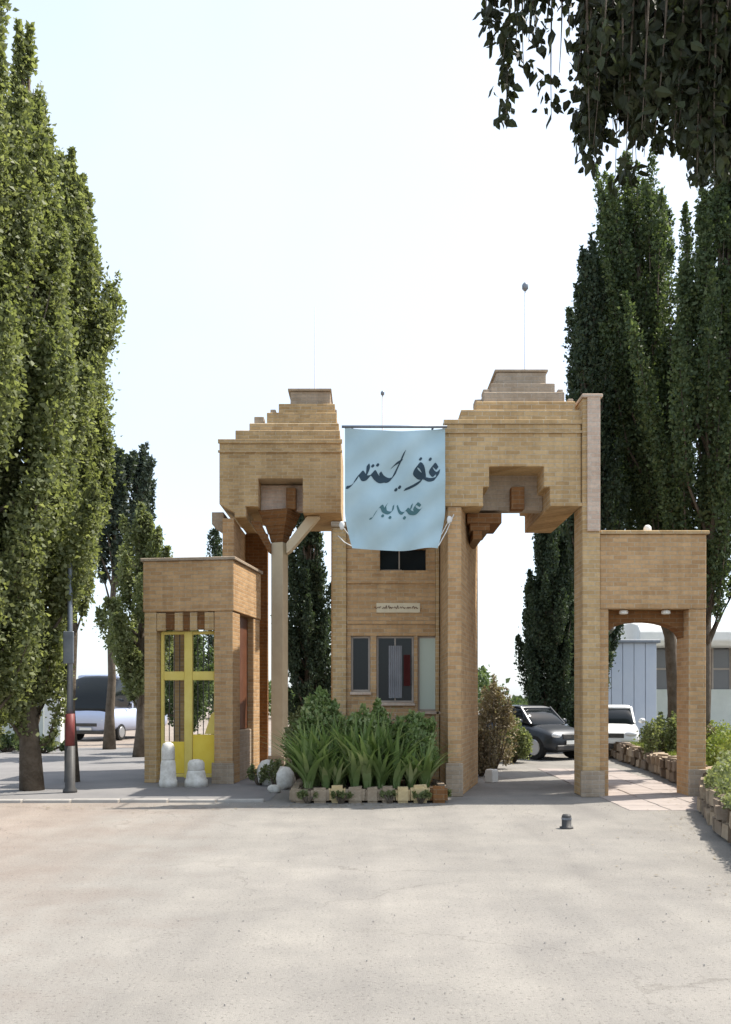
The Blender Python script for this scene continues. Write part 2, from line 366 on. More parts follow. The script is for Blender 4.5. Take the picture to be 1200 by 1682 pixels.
# kerb along the left edge of the dark asphalt: separate kerb stones
kt = thing('kerb', 'low worn concrete kerb between the pale forecourt and the shaded asphalt', 'kerb', (-9, 14, 0))
kp = [(-12.0, 13.88), (-6, 14.1), (-1.6, 14.22)]
def along(path, d):
    for a, b in zip(path, path[1:]):
        L = math.dist(a, b)
        if d <= L: u = d/L; return a[0]+(b[0]-a[0])*u, a[1]+(b[1]-a[1])*u, math.atan2(b[1]-a[1], b[0]-a[0])
        d -= L
    return b[0], b[1], math.atan2(b[1]-a[1], b[0]-a[0])
M['kerbstone'] = rough_mat('kerb_concrete', (.30, .28, .255), (.4, .375, .345), 2.5, 50, .6, .9, .01)
km = MB().box(-.36, .36, -.07, .07, -.05, .05)
k0 = km.build('kerb_stone', M['kerbstone'], kt, bevel=.012)
for i in range(14):
    o = k0 if i == 0 else k0.copy()
    if i: COL.objects.link(o); o.parent = kt
    x, y, a = along(kp, .38 + i*.745); o.location = (x+9, y-14, random.uniform(-.008, .004)); o.rotation_euler = (0, 0, a + random.uniform(-.015, .015))
# walkway paving right, slabs through the pedestrian gate
wt = thing('walkway', 'pinkish slab walkway leading through the right pedestrian arch', 'walkway', (4.7, 15, 0))
wt['kind'] = 'structure'
sl = MB().box(-.29, .29, -.29, .29, -.04, .012).build('slab', M['pave'], wt, bevel=.006)
first = True
for j in range(13):
    for i in range(3):
        o = sl if first else sl.copy()
        if not first: COL.objects.link(o); o.parent = wt
        first = False
        o.location = (-.62 + i*.6 + .02*j*.6, -1.6 + j*.6, random.uniform(-.006, .004)); o.rotation_euler = (random.uniform(-.006, .006), random.uniform(-.006, .006), 0)

# ------------------------------------------------------------ right gate tower (front plane Y = 15)
Y0 = 15.0
def x15(px): return X_(px, Y0)
def z15(py): return Z_(py, Y0)
tr = thing('gate_tower', 'sand brick gate tower with stepped crown spanning the open driveway, right of the banner', 'gate tower', (x15(862), Y0+1.2, 0), 0, 'stepped brick gate towers', True)
D = 2.4
prof = [(730, 690), (954, 690), (954, 832), (903, 832), (903, 800), (893, 800), (893, 766), (803, 766), (803, 800), (793, 800), (793, 832), (730, 832)]
MB().prism([(x15(a), z15(b)) for a, b in prof], Y0, Y0+D).build('block', M['brick'], tr, bevel=.01)
MB().box(x15(793)+.002, x15(903)-.002, Y0+.62, Y0+.85, z15(826), z15(764)-.01).build('niche_back', M['brick_grey'], tr, bevel=.008)
MB().box(x15(846), x15(868), Y0+.40, Y0+.615, z15(828), z15(790)).build('niche_post', M['brick_deep_shade'], tr, bevel=.008)
# projecting string courses
for (a, b, c, d_) in ((728, 962, 690, 697), (728, 962, 708, 712), (728, 962, 826, 832)):
    if c > 800:
        for q0, q1 in ((728, 793), (903, 962)): MB().box(x15(q0), x15(q1), Y0-.035, Y0-.001, z15(d_), z15(c)).build('brick_course', M['brick'], tr, bevel=.006)
    else: MB().box(x15(a), x15(b), Y0-.035, Y0-.001, z15(d_), z15(c)).build('brick_course', M['brick'], tr, bevel=.006)
# stepped crown
steps = [(757, 962, 690, 672, 'brick'), (783, 948, 672, 655, 'brick'), (797, 932, 655, 636, 'brick_grey'), (810, 918, 636, 618, 'brick_grey'), (821, 905, 618, 596, 'brick_grey')]
for i, (a, b, c, d_, m) in enumerate(steps):
    MB().box(x15(a), x15(b), Y0+.10*i+.03, Y0+D-.12*i-.05, z15(c)+.001, z15(d_)).build('crown_step', M[m], tr, bevel=.012)
for (a, b, c, d_) in ((731, 750, 690, 682), (783, 795, 655, 646), (797, 807, 636, 629), (922, 931, 636, 629), (939, 948, 655, 645)):
    MB().box(x15(a), x15(b), Y0+.3, Y0+.55, z15(c)+.001, z15(d_)).build('merlon', M['brick_grey'], tr, bevel=.01)
MB().box(x15(818), x15(908), Y0+.40, Y0+D-.5, z15(596)+.001, z15(592)).build('coping', M['brick_grey'], tr, bevel=.008)
# left pier with splayed inner face and corbels
MB().zprism([(x15(735), Y0), (x15(757), Y0), (2.14, Y0+D), (x15(735), Y0+D)], 0, z15(832)-.001).build('pier', M['brick_orange'], tr, bevel=.008)
MB().zprism([(x15(731), Y0-.05), (x15(760), Y0-.05), (x15(760), Y0-.001), (x15(731), Y0-.001)], 0, .55).build('plinth', M['brick_grey'], tr, bevel=.01)
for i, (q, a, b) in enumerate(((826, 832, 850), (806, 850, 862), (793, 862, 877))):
    MB().box(x15(757)+.004+.05*i+.15, x15(q)+.05, Y0+.5, Y0+1.5, z15(b), z15(a)-.002).build('corbel', M['brick_deep_shade'], tr, bevel=.008)  # corbel shade is put into the darker brick colour
# right pier
MB().box(x15(955), x15(984), Y0-.06, Y0+.55, 0, z15(656)).build('pier', M['brick'], tr, bevel=.012)
MB().box(x15(962), x15(983), Y0-.10, Y0-.061, z15(874), z15(652)).build('pilaster', M['brick_pale'], tr, bevel=.006, label='pale pinkish brick strip on the upper corner pier')
MB().box(x15(953), x15(987), Y0-.11, Y0+.6, z15(656)+.001, z15(650)).build('coping', M['brick_pale'], tr, bevel=.01)
MB().box(x15(951), x15(990), Y0-.12, Y0-.061, 0, .42).build('plinth', M['brick_grey'], tr, bevel=.01)
MB().zprism([(3.83, Y0+1.0), (4.05, Y0+1.0), (4.42, Y0+D), (4.12, Y0+D)], 0, 4.2).build('pier', M['brick_orange'], tr, bevel=.01)

# ------------------------------------------------------------ right pedestrian gate
pg = thing('pedestrian_gate', 'small sand brick arch beside the right tower with a white cabin seen through it', 'pedestrian gate', (x15(1070), Y0+.4, 0), 0, 'small pedestrian gates', True)
MB().box(x15(984)+.003, x15(999), Y0, Y0+.6, 0, z15(1000)-.001).build('post', M['brick_orange'], pg, bevel=.01)
MB().box(x15(1131), x15(1159), Y0, Y0+.6, 0, z15(1000)-.001).build('post', M['brick_orange'], pg, bevel=.01)
MB().box(x15(984)+.003, x15(1159), Y0-.02, Y0+.85, z15(1000), z15(878)).build('lintel', M['brick_orange'], pg, bevel=.012)
MB().box(x15(984)+.003, x15(1163), Y0-.06, Y0+.9, z15(878)+.001, z15(872)).build('coping', M['brick'], pg, bevel=.01)
MB().box(x15(1129), x15(1162), Y0-.06, Y0-.001, 0, .45).build('plinth', M['brick_grey'], pg, bevel=.01)
ax = [(x15(999)+.002, z15(1001)), (x15(1131)-.002, z15(1001))]
arc = [(x15(1131)-.002, z15(1046))] + [(x15(1065) + (x15(1131)-x15(999)-.004)/2*math.cos(a)*1, z15(1046) + (z15(1018)-z15(1046))*math.sin(a)) for a in np.linspace(.12, math.pi-.12, 12)] + [(x15(999)+.002, z15(1046))]
MB().prism(ax + arc, Y0+.25, Y0+.6).build('arch', M['brick_deep_shade'], pg)
for q in (1027, 1097):
    MB().lathe([(.05, 0), (.075, .01), (.07, .06), (.02, .075)], 14, (x15(q), Y0+.12, z15(1000)-.078)).build('downlight', M['white'], pg, smooth=True)
tag(MB().lathe([(.05, 0), (.07, .02), (.06, .1), (.03, .13)], 12, (x15(1069), Y0+.2, z15(872)+.001)).build('floodlight', M['white'], smooth=True), 'small white lamp fitting on top of the right pedestrian arch', 'lamp')

# ------------------------------------------------------------ left gate tower (front plane Y = 19.6)
Y1 = 19.6
def x1(px): return X_(px, Y1)
def z1(py): return Z_(py, Y1)
tl = thing('gate_tower', 'sand brick gate tower resting on a slim cream column with a funnel shaped corbel', 'gate tower', (x1(460), Y1+1.1, 0), 0, 'stepped brick gate towers', True)
prof = [(360, 722), (560, 722), (560, 842), (497, 842), (497, 786), (424, 786), (424, 832), (404, 832), (404, 850), (385, 850), (385, 842), (360, 828)]
MB().prism([(x1(a), z1(b)) for a, b in prof], Y1, Y1+2.2).build('block', M['brick'], tl, bevel=.01)
MB().box(x1(424)+.002, x1(497)-.002, Y1+.5, Y1+.7, z1(832), z1(788)).build('niche_back', M['brick_pale'], tl, bevel=.008)
MB().box(x1(468), x1(484), Y1+.25, Y1+.495, z1(832), z1(796)).build('niche_post', M['brick_deep_shade'], tl, bevel=.008)
for (a, b, c, d_) in ((358, 562, 722, 729), (358, 562, 740, 744)):
    MB().box(x1(a), x1(b), Y1-.035, Y1-.001, z1(d_), z1(c)).build('brick_course', M['brick'], tl, bevel=.006)
steps = [(386, 558, 722, 706), (408, 556, 706, 692), (436, 552, 692, 672), (455, 549, 672, 655), (474, 541, 655, 632)]
for i, (a, b, c, d_) in enumerate(steps):
    MB().box(x1(a), x1(b), Y1+.1*i+.03, Y1+2.15-.1*i, z1(c)+.001, z1(d_)).build('crown_step', M['brick_grey' if i == 4 else 'brick'], tl, bevel=.012)
for (a, b, c, d_) in ((364, 374, 722, 714), (414, 430, 692, 676), (441, 450, 672, 664), (543, 552, 672, 664), (386, 395, 706, 700)):
    MB().box(x1(a), x1(b), Y1+.35, Y1+.65, z1(c)+.001, z1(d_)).build('merlon', M['brick_grey'], tl, bevel=.01)
MB().box(x1(470), x1(543), Y1+.38, Y1+1.8, z1(632)+.001, z1(628)).build('coping', M['brick_grey'], tl, bevel=.008)
def ngon(cx, cy, r, n, a0): return [(cx+r*math.cos(a0+2*math.pi*i/n), cy+r*math.sin(a0+2*math.pi*i/n)) for i in range(n)]
cx, cy = x1(455), Y1+.55
MB().zprism(ngon(cx, cy, .2, 4, R(25)), 0, z1(885)).build('column', M['plaster'], tl, bevel=.01)
MB().zprism(ngon(cx, cy, .28, 4, R(25)), 0, .35).build('plinth', M['brick_grey'], tl, bevel=.01)
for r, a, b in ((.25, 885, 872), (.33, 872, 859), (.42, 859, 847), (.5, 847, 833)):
    MB().zprism(ngon(cx, cy, r*.82, 4, R(25)), z1(a)+.001, z1(b), ngon(cx, cy, r, 4, R(25))).build('corbel', M['brick_deep_shade'], tl, bevel=.006)  # same brick as the block, its underside shade painted as red-brown
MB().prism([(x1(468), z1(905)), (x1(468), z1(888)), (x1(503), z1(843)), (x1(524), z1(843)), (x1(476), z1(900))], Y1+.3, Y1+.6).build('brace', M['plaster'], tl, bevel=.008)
MB().prism([(x1(442), z1(905)), (x1(442), z1(888)), (x1(424), z1(851)), (x1(408), z1(851)), (x1(436), z1(900))], Y1+.3, Y1+.6).build('brace', M['brick_deep_shade'], tl, bevel=.008)
MB().box(x1(365), x1(384), Y1+.02, Y1+2.1, 0, z1(851)).build('side_wall', M['brick_orange'], tl, bevel=.01)
MB().box(x1(384)+.002, X_(440, Y1+2), Y1+1.9, Y1+2.1, 0, z1(850)).build('back_wall', M['brick_deep_shade'], tl, bevel=.01)  # shaded tower interior painted into the wall colour
MB().prism([(x1(345), z1(858)), (x1(365)-.001, z1(872)), (x1(365)-.001, z1(838)), (x1(345), z1(838))], Y1+.2, Y1+.8).build('corbel', M['brick_grey'], tl, bevel=.01)
MB().box(x1(541), x1(560), Y1+.9, Y1+1.6, 0, z1(843)).build('pier', M['brick'], tl, bevel=.01)

# ------------------------------------------------------------ left pedestrian gate, turned a little
pl = thing('pedestrian_gate', 'small sand brick gateway on the left with yellow metal gates and a brown side door', 'pedestrian gate', (-2.5, 17.2, 0), R(-8), 'small pedestrian gates')
zl, zt = 3.26, 4.22
def bx(a, name, m, par, bev=.01, label=None): return MB().box(*a).build(name, M[m], par, bevel=bev, label=label)
bx((-.36, 0, 0, .5, 0, zl-.001), 'post', 'brick_orange', pl); bx((-.36, 0, 1.5, 2, 0, zl-.001), 'post', 'brick_orange', pl)
bx((-1.74, -1.5, 0, .4, 0, zl-.001), 'post', 'brick', pl); bx((-1.74, -1.5, 1.6, 2, 0, zl-.001), 'post', 'brick', pl)
MB().box(-1.76, .02, -.02, 2.02, zl, zt).build('lintel', M['brick_orange'], pl, bevel=.012)
bx((-1.8, .06, -.06, 2.06, zt+.001, zt+.06), 'coping', 'brick_grey', pl)
bx((-1.1, -.4, .3, .5, zt+.061, zt+.1), 'coping', 'brick_grey', pl)
bx((-.2, -.12, .502, 1.498, 1.0, zl-.03), 'side_door', 'door_brown', pl, .008)
bx((-.26, -.04, .502, 1.498, 0, .99), 'parapet', 'brick_grey', pl)
bx((-1.499, -.361, .06, .16, zl-.34, zl-.06), 'transom_panel', 'brick_deep_shade', pl, .006)
for x0, x1_ in ((-1.49, -1.32), (-1.14, -.98), (-.84, -.7), (-.55, -.37)):
    bx((x0, x1_, .0, .055, zl-.36, zl-.02), 'transom_bar', 'brick', pl, .006)
bx((-.40, .03, -.04, -.001, 0, .4), 'plinth', 'brick_grey', pl, .008)
# yellow gates
yg = thing('metal_gate', 'pair of yellow painted metal gate leaves standing in the left gateway', 'gate', (-2.5, 17.2, 0), R(-8))
for x0, x1_, z0, z1_, m in ((-1.02, -.86, .08, 2.9, 'yellow_dull'), (-1.49, -1.43, .08, 2.9, 'yellow_dull'), (-.43, -.37, .08, 2.9, 'yellow_dull')):
    MB().box(x0, x1_, .2, .28, z0, z1_).build('gate_post', M[m], yg, bevel=.008)
for z in (.1, 1.96, 2.84):
    for x0, x1_ in ((-1.428, -1.022), (-.858, -.432)):
        MB().box(x0, x1_, .21, .27, z, z+(.17 if z == 1.96 else .06)).build('rail', M['yellow_dull'], yg, bevel=.008)
for x0, x1_, h in ((-1.425, -1.025, .78), (-.855, -.435, .92)):
    MB().box(x0, x1_, .225, .245, .17, h).build('kick_panel', M['yellow'], yg, bevel=.004, label='bright yellow sheet panel')
for x in (-1.33, -1.23, -1.12, -.76, -.65, -.54):
    MB().tube([(x, .24, .17), (x, .24, 2.84)], .009, 6).build('bar', M['dark_metal'], yg)
MB().prism([(-.62, .93), (-.43, .93), (-.43, 1.36), (-.5, 1.3)], .23, .25).build('lock_panel', M['yellow_dull'], yg)

# ------------------------------------------------------------ guard house behind the sign
YB = 16.5
def xb(px): return X_(px, YB)
def zb(py): return Z_(py, YB)
gh = thing('guard_house', 'sand brick guard house with tall windows standing behind the flower bed', 'guard house', (.4, YB+1.4, 0), 0, None, True)
# wall with openings: pieces butt end to end
wx0, wx1 = xb(546)+.25, 1.27
ops = [(576, 608, 1044, 1136), (618, 680, 1044, 1154), (686, 722, 1044, 1168)]
zb0 = zb(1044)
MB().box(wx0, wx1, YB+.06, YB+.3, zb0, zb(936)).build('wall', M['brick_orange'], gh, bevel=.006)
MB().box(wx0, xb(624), YB+.06, YB+.3, zb(936)+.001, zb(900)).build('wall', M['brick_orange'], gh, bevel=.006)
MB().box(xb(700), wx1, YB+.06, YB+.3, zb(936)+.001, zb(900)).build('wall', M['brick_orange'], gh, bevel=.006)
MB().box(wx0, wx1, YB+.06, YB+.3, zb(900)+.001, 4.75).build('wall', M['brick_orange'], gh, bevel=.006)
edges = [(xb(546)+.25, xb(576)), (xb(608), xb(618)), (xb(680), xb(686)), (xb(722), wx1)]
for a, b in edges: MB().box(a, b, YB+.06, YB+.3, .0, zb0-.001).build('wall', M['brick_orange'], gh, bevel=.004)
for a, b, c, d_ in ops: MB().box(xb(a)+.001, xb(b)-.001, YB+.06, YB+.3, 0, zb(d_)).build('wall', M['brick_orange'], gh, bevel=.004)
MB().box(xb(546), xb(546)+.248, YB, YB+.5, 0, 4.7).build('pilaster', M['brick'], gh, bevel=.01)
MB().box(wx1+.002, 1.335, YB, YB+.5, 0, 4.9).build('pilaster', M['brick'], gh, bevel=.01)
MB().box(-.6, -.4, YB+.502, YB+2.85, 0, 4.7).build('side_wall', M['brick_orange'], gh, bevel=.01)
MB().box(1.13, 1.335, YB+.502, YB+2.85, 0, 4.9).build('side_wall', M['brick_orange'], gh, bevel=.01)
MB().box(-.398, 1.128, YB+2.6, YB+2.85, 0, 4.7).build('back_wall', M['brick_orange'], gh, bevel=.01)
MB().box(-.27, 1.3, YB+.1, YB+2.6, 4.752, 6.42).build('upper_block', M['brick_orange'], gh, bevel=.01)
MB().box(-.62, -.272, YB-.04, YB+2.9, 4.702, 4.8).build('roof_slab', M['brick_grey'], gh, bevel=.01)
for a, b, c, d_ in ops:
    w_ = MB()
    x0, x1_, z0, z1_ = xb(a)+.003, xb(b)-.003, zb(d_)+.003, zb(c)-.003; fy = YB+.13
    w_.box(x0, x0+.035, fy, fy+.05, z0, z1_).box(x1_-.035, x1_, fy, fy+.05, z0, z1_).box(x0+.036, x1_-.036, fy, fy+.05, z0, z0+.035).box(x0+.036, x1_-.036, fy, fy+.05, z1_-.035, z1_)
    if b-a > 40: w_.box((x0+x1_)/2-.012, (x0+x1_)/2+.012, fy, fy+.05, z0+.036, z1_-.036)
    win = w_.build('window', M['frame'], gh)
    MB().box(x0+.03, x1_-.03, fy+.005, fy+.015, z0+.03, z1_-.03).build('pane', M['glass_green' if a == 686 else 'glass_dark'], win)
    MB().box(x0-.02, x1_+.02, YB+.0, YB+.055, z0-.06, z0-.005).build('sill', M['brick_pale'], win, bevel=.006)
def drape(x0, x1_, z0, z1_, y, m, name='curtain'):
    bm = MB(); n = 26; pr = [(x0+(x1_-x0)*i/n, y+.018*math.sin(i*1.6)) for i in range(n+1)]
    a = [bm.bm.verts.new((x, yy, z0)) for x, yy in pr]; b = [bm.bm.verts.new((x, yy, z1_)) for x, yy in pr]
    for i in range(n): bm.bm.faces.new((a[i], a[i+1], b[i+1], b[i]))
    bm.build(name, M[m], gh, smooth=True)
drape(xb(638), xb(660), zb(1150)+.04, zb(1060), YB+.09, 'curtain'); drape(xb(663), xb(674), zb(1130)+.04, zb(1075), YB+.09, 'red_cloth')
MB().box(xb(624)+.001, xb(700)-.001, YB+.24, YB+.29, zb(936)+.002, zb(900)-.002).build('slot_window', M['glass_dark'], gh)
MB().box(xb(624)+.02, xb(662)-.02, YB+.2, YB+.235, zb(936)+.02, zb(934)+.01).build('slot_rail', M['frame'], gh)
MB().box(xb(655), xb(657), YB+.2, YB+.235, zb(936)+.003, zb(900)-.003).build('slot_mullion', M['frame'], gh)
def script(parent, x0, x1_, z, y, amp, r):
    g2 = random.Random(5); x = x1_; 
    while x > x0:
        L = g2.uniform(.07, .13); k = 7
        MB().tube([(x-L*i/k, y, z + amp*(math.sin(i*1.9+x*30)*.6 + (1 if i == g2.randrange(k) else 0))) for i in range(k+1)], r, 5).build('letters', M['door_brown'], parent)
        x -= L + .025
# name plaque with small raised script
pq = MB().box(xb(618), xb(690), YB+.03, YB+.058, zb(1006), zb(990)).build('plaque', M['plaster'], gh, bevel=.004, label='small pale plaque with a worn line of writing')
script(gh, xb(624), xb(686), zb(998), YB+.026, .03, .007)
for a, b, c in ((560, 722, 1022), (560, 722, 955)):
    MB().box(wx0+.002, wx1-.002, YB+.03, YB+.059, zb(c)-.03, zb(c)+.03).build('brick_course', M['brick_orange'], gh, bevel=.006)

# ------------------------------------------------------------ banner
YS = 14.82
sgn = thing('banner', 'pale blue fabric banner with dark flowing script hung between the two gate towers', 'banner', (.48, YS, 0), 0, None, True)
bx0, bx1_, bz0, bz1 = X_(566, YS), X_(731, YS), Z_(903, YS), Z_(702, YS)
def ban(u, v):                                 # u,v in 0..1, v up
    inset = .075 * max(0, 1-v*3.2)**1.5
    sag = -.07 * math.sin(math.pi*u)**.8 * v + .05*(1-v)*math.cos(2*math.pi*u)*.5 * (1-v)
    x = bx0 + (bx1_-bx0) * (inset + u*(1-2*inset))
    y = YS + .05*math.sin(u*13+v*2.5) * (.35+.65*(1-v)) + .03*math.sin(v*9+u*6) + .02*math.sin(v*23-u*15) + .03*math.sin(math.pi*u)*-1
    return x, y, bz0 + (bz1-bz0)*v + sag
def banner_mesh():
    n = 48; bm = MB()
    g = [[bm.bm.verts.new(ban(i/n, j/n)) for i in range(n+1)] for j in range(n+1)]
    for j in range(n):
        for i in range(n): bm.bm.faces.new((g[j][i], g[j][i+1], g[j+1][i+1], g[j+1][i]))
    return bm
fab = banner_mesh().build('fabric', M['banner'], sgn, smooth=True)
def strokes(name, m, lst, k=.5):
    """pen strokes in photo pixels laid on the cloth with a slanted nib"""
    bm = MB(); nib = (math.cos(R(52)), math.sin(R(52)))
    for pts, wd in lst:
        P = [Vector((a, b, 0)) for a, b in pts]; out = []
        for i in range(len(P)-1):               # Catmull-Rom
            p0, p1, p2, p3 = P[max(i-1, 0)], P[i], P[i+1], P[min(i+2, len(P)-1)]
            for s in range(8):
                t = s/8; out.append(.5*((2*p1)+(p2-p0)*t+(2*p0-5*p1+4*p2-p3)*t*t+(3*p1-p0-3*p2+p3)*t**3))
        out.append(P[-1]); L = []
        for i, q in enumerate(out):
            f = i/(len(out)-1); ww = wd * (2.1 if m is M['ink'] else 1.9) * (.25+.75*math.sin(math.pi*min(1, .08+f*.9))**.6)
            row = []
            for sgn_ in (1, -1):
                px, py = q.x + sgn_*nib[0]*ww, q.y - sgn_*nib[1]*ww
                u = (px-566)/(731-566); v = (903-py)/(903-702); x, y, z = ban(min(max(u, .01), .99), v)
                row.append(bm.bm.verts.new((x, y-.005, z)))
            L.append(row)
        for a, b in zip(L, L[1:]): bm.bm.faces.new((a[0], a[1], b[1], b[0]))
    return bm.build(name, m, sgn)
def dot(px, py): return ([(px-1.6, py-1.3), (px, py), (px+1.6, py+1.3)], 1.5)
strokes('lettering', M['ink'], [
    ([(718, 768), (712, 762), (707, 770), (713, 778), (719, 774), (716, 784), (706, 787), (697, 784)], 2.6),
    ([(697, 784), (693, 768), (686, 762), (681, 772), (688, 780), (695, 783), (688, 790), (676, 796), (664, 800)], 2.8),
    ([(664, 738), (658, 752), (650, 768), (644, 780), (636, 784), (628, 780), (624, 772)], 2.9),
    ([(636, 784), (626, 786), (618, 781), (612, 774), (606, 782), (598, 784), (592, 776), (586, 784), (582, 792), (574, 800), (567.5, 801)], 3.2),
    ([(660, 752), (650, 757), (642, 764)], 2.0), ([(604, 760), (604, 770), (600, 783)], 2.4),
    dot(612, 762), dot(620, 760), dot(690, 752), dot(706, 753), dot(656, 796), dot(650, 800)])
strokes('lettering', M['ink2'], [
    ([(690, 830), (684, 826), (680, 833), (686, 838), (691, 835), (684, 841), (674, 840), (668, 834), (662, 840), (656, 838), (652, 826)], 2.0),
    ([(646, 826), (644, 836), (638, 840), (630, 837), (626, 830), (620, 836), (616, 842), (611, 850), (606, 852)], 2.0),
    ([(676, 826), (674, 834), (670, 840)], 1.8), ([(636, 824), (632, 832), (634, 839)], 1.8), dot(664, 848), dot(628, 846), dot(640, 848)])
MB().tube([(bx0-.05, YS, bz1+.01), (bx1_+.03, YS, bz1+.01)], .022, 10).build('pole', M['steel'], sgn, smooth=True)
for x in (bx0+.12, bx1_-.2):
    MB().tube([(x, YS, bz1+.01), (x, YB+.1, bz1-.02)], .018, 8).build('bracket', M['steel'], sgn, smooth=True)
for u, pts in ((0, ((bx0-.06, YS+.1, Z_(860, YS)), (xb(546)+.1, YB, zb(880)))), (1, ((bx1_+.05, YS+.05, Z_(852, YS)), (x15(745), Y0-.01, z15(845))))):
    c0 = Vector(ban(u, .02)); c1 = Vector(pts[1]); a = (c0+c1)/2 + Vector((0, 0, -.03))
    MB().tube([c0, a, c1], .008, 6).build('tie_cord', M['cord'], sgn)
for i, (px, py) in enumerate(((561, 862), (738, 853))):
    MB().ball((X_(px, YS), YS+.05, Z_(py, YS)), .042, 2, (1, .8, 1.6), .4, i).build('knot', M['cord'], sgn, smooth=True, label='white bundled knot of cord')
    MB().tube([(X_(px, YS), YS+.05, Z_(py, YS)), ban(i, .12)], .007, 6).build('tie_cord', M['cord'], sgn)
# ------------------------------------------------------------ masts
def mast(px, Y, py0, py1, label, m, ballr, r=.02, z0=None):
    t = thing('mast', label, 'mast', (X_(px, Y), Y, z0 if z0 is not None else Z_(py0, Y)))
    h = Z_(py1, Y) - t.location.z
    MB().lathe([(r*2.6, 0), (r*2.6, .04), (r, .05), (r*.7, h)], 10).build('pole', M[m], t, smooth=True)
    if ballr: MB().lathe([(ballr*.4, h), (ballr, h+ballr*.7), (ballr, h+ballr*1.9), (ballr*.5, h+ballr*2.6)], 12).build('lamp_head', M['steel'], t, smooth=True)
    return t
mast(862, 16.2, 592, 478, 'thin pale mast with a grey lamp head on the right tower crown', 'pale_steel', .055, .012, z15(592)+.001)
mast(517, 20.6, 628, 505, 'thin pale mast without a lamp on the left tower crown', 'pale_steel', 0, .012, z1(628)+.001)
mast(628, 17.6, 690, 650, 'short pale mast with small head above the blue banner', 'pale_steel', .035, .014, 6.422)

# ------------------------------------------------------------ flower bed
fb = thing('flower_bed', 'stone edged flower bed of strap leaved plants in front of the guard house', 'flower bed', (.1, 14.6, 0))
MB().box(-1.1, 1.0, -.42, 1.1, 0, .2).build('soil', M['soil'], fb, bevel=.02)
def rock(w_, d_, h_, seed):
    bm = MB(); bmesh.ops.create_cube(bm.bm, size=1); bmesh.ops.bevel(bm.bm, geom=list(bm.bm.edges), offset=.16, segments=2, affect='EDGES')
    rr = random.Random(seed)
    for v in bm.bm.verts: v.co = Vector((v.co.x*w_*(1+.12*(rr.random()-.5)), v.co.y*d_*(1+.12*(rr.random()-.5)), (v.co.z+.5)*h_*(1+.1*(rr.random()-.5))))
    return bm
x = -1.22; i = 0
while x < 1.1:
    ww = random.uniform(.2, .36); m = random.choice(['stone', 'stone', 'brick_deep_shade', 'stone_b', 'stone_y']); lab = None
    if .55 < x < .8: m = 'stone_y'; lab = 'larger pale yellow edging stone'; ww = .3
    o = rock(ww*.97, .16, random.uniform(.2, .27) + (.05 if lab else 0), 30+i).build('stone', M[m], fb, smooth=False, label=lab)
    o.location = (x+ww/2, -.5 + random.uniform(-.015, .015), 0); o.rotation_euler = (0, 0, random.uniform(-.06, .06)); x += ww; i += 1
for sx, k in ((-1.2, 5), (1.1, 5)):
    for j in range(k):
        o = rock(.16, .27, random.uniform(.2, .26), 60+i).build('stone', M[random.choice(['stone', 'stone_b'])], fb); i += 1
        o.location = (sx, -.32+j*.29, 0); o.rotation_euler = (0, 0, random.uniform(-.06, .06))
def strap_plant_mesh(n, h, seed, spread=.45):
    g = np.random.default_rng(seed); Q = []; T = []
    for i in range(n):
        a = g.random()*6.283; L = h*(.55+.5*g.random()); tilt = spread*(.15+g.random()); w0 = .024+.02*g.random(); tt = g.random()
        d = np.array([math.cos(a), math.sin(a), 0]); s = np.array([-math.sin(a), math.cos(a), 0]); prev = None; b0 = d*.05*g.random()
        for k in range(8):
            u = k/7; out = L*tilt*u**1.6; z = L*(u - .42*tilt*u**2.4); ww = w0*(1-u**2.5)*(.6+.8*math.sin(math.pi*min(1, u+.15))) + .001
            c = b0 + d*out + np.array([0, 0, z]); cur = (c-s*ww, c+s*ww)
            if prev is not None: Q.append([prev[0], prev[1], cur[1], cur[0]]); T.append(tt)
            prev = cur
    return quads_mesh('strap_leaves', np.array(Q), np.array(T))
pm = [strap_plant_mesh(60, 1.0, s, .75) for s in range(5)]
pi = 0
bushy('bed_shrub', 'light green rounded leafy shrub at the left of the flower bed', (X_(528, 15), 15.05, .2), .45, .35, 1.6, M['blade'], 11000, .075, 81, nb=26, kind_up=.6)
bushy('bed_shrub', 'light green rounded leafy shrub filling the middle of the flower bed', (X_(610, 14.9), 14.95, .2), .5, .32, 1.4, M['blade'], 11000, .075, 82, nb=26, kind_up=.6)
bushy('bed_shrub', 'smaller light green leafy shrub at the right of the flower bed', (X_(680, 14.8), 14.85, .2), .45, .3, 1.3, M['blade'], 9000, .075, 83, nb=22, kind_up=.6)
for i_, (px_, y_) in enumerate(((505, 14.0), (560, 13.98), (640, 14.0), (690, 13.98), (725, 14.1))):
    bushy('weed_clump', ('first', 'second', 'third', 'fourth', 'last')[i_] + ' small green weed tuft from the left along the bed edging stones', (X_(px_, y_), y_, 0), .16, .06, .2, M['leaf_pale'], 500, .04, 180+i_, nb=6, cat='weeds')
ORD = ['leftmost', 'second', 'third', 'fourth', 'fifth', 'sixth', 'seventh', 'eighth', 'ninth']
LB = ['near the stone edging', 'in the middle of the bed', 'at the back by the guard house wall']
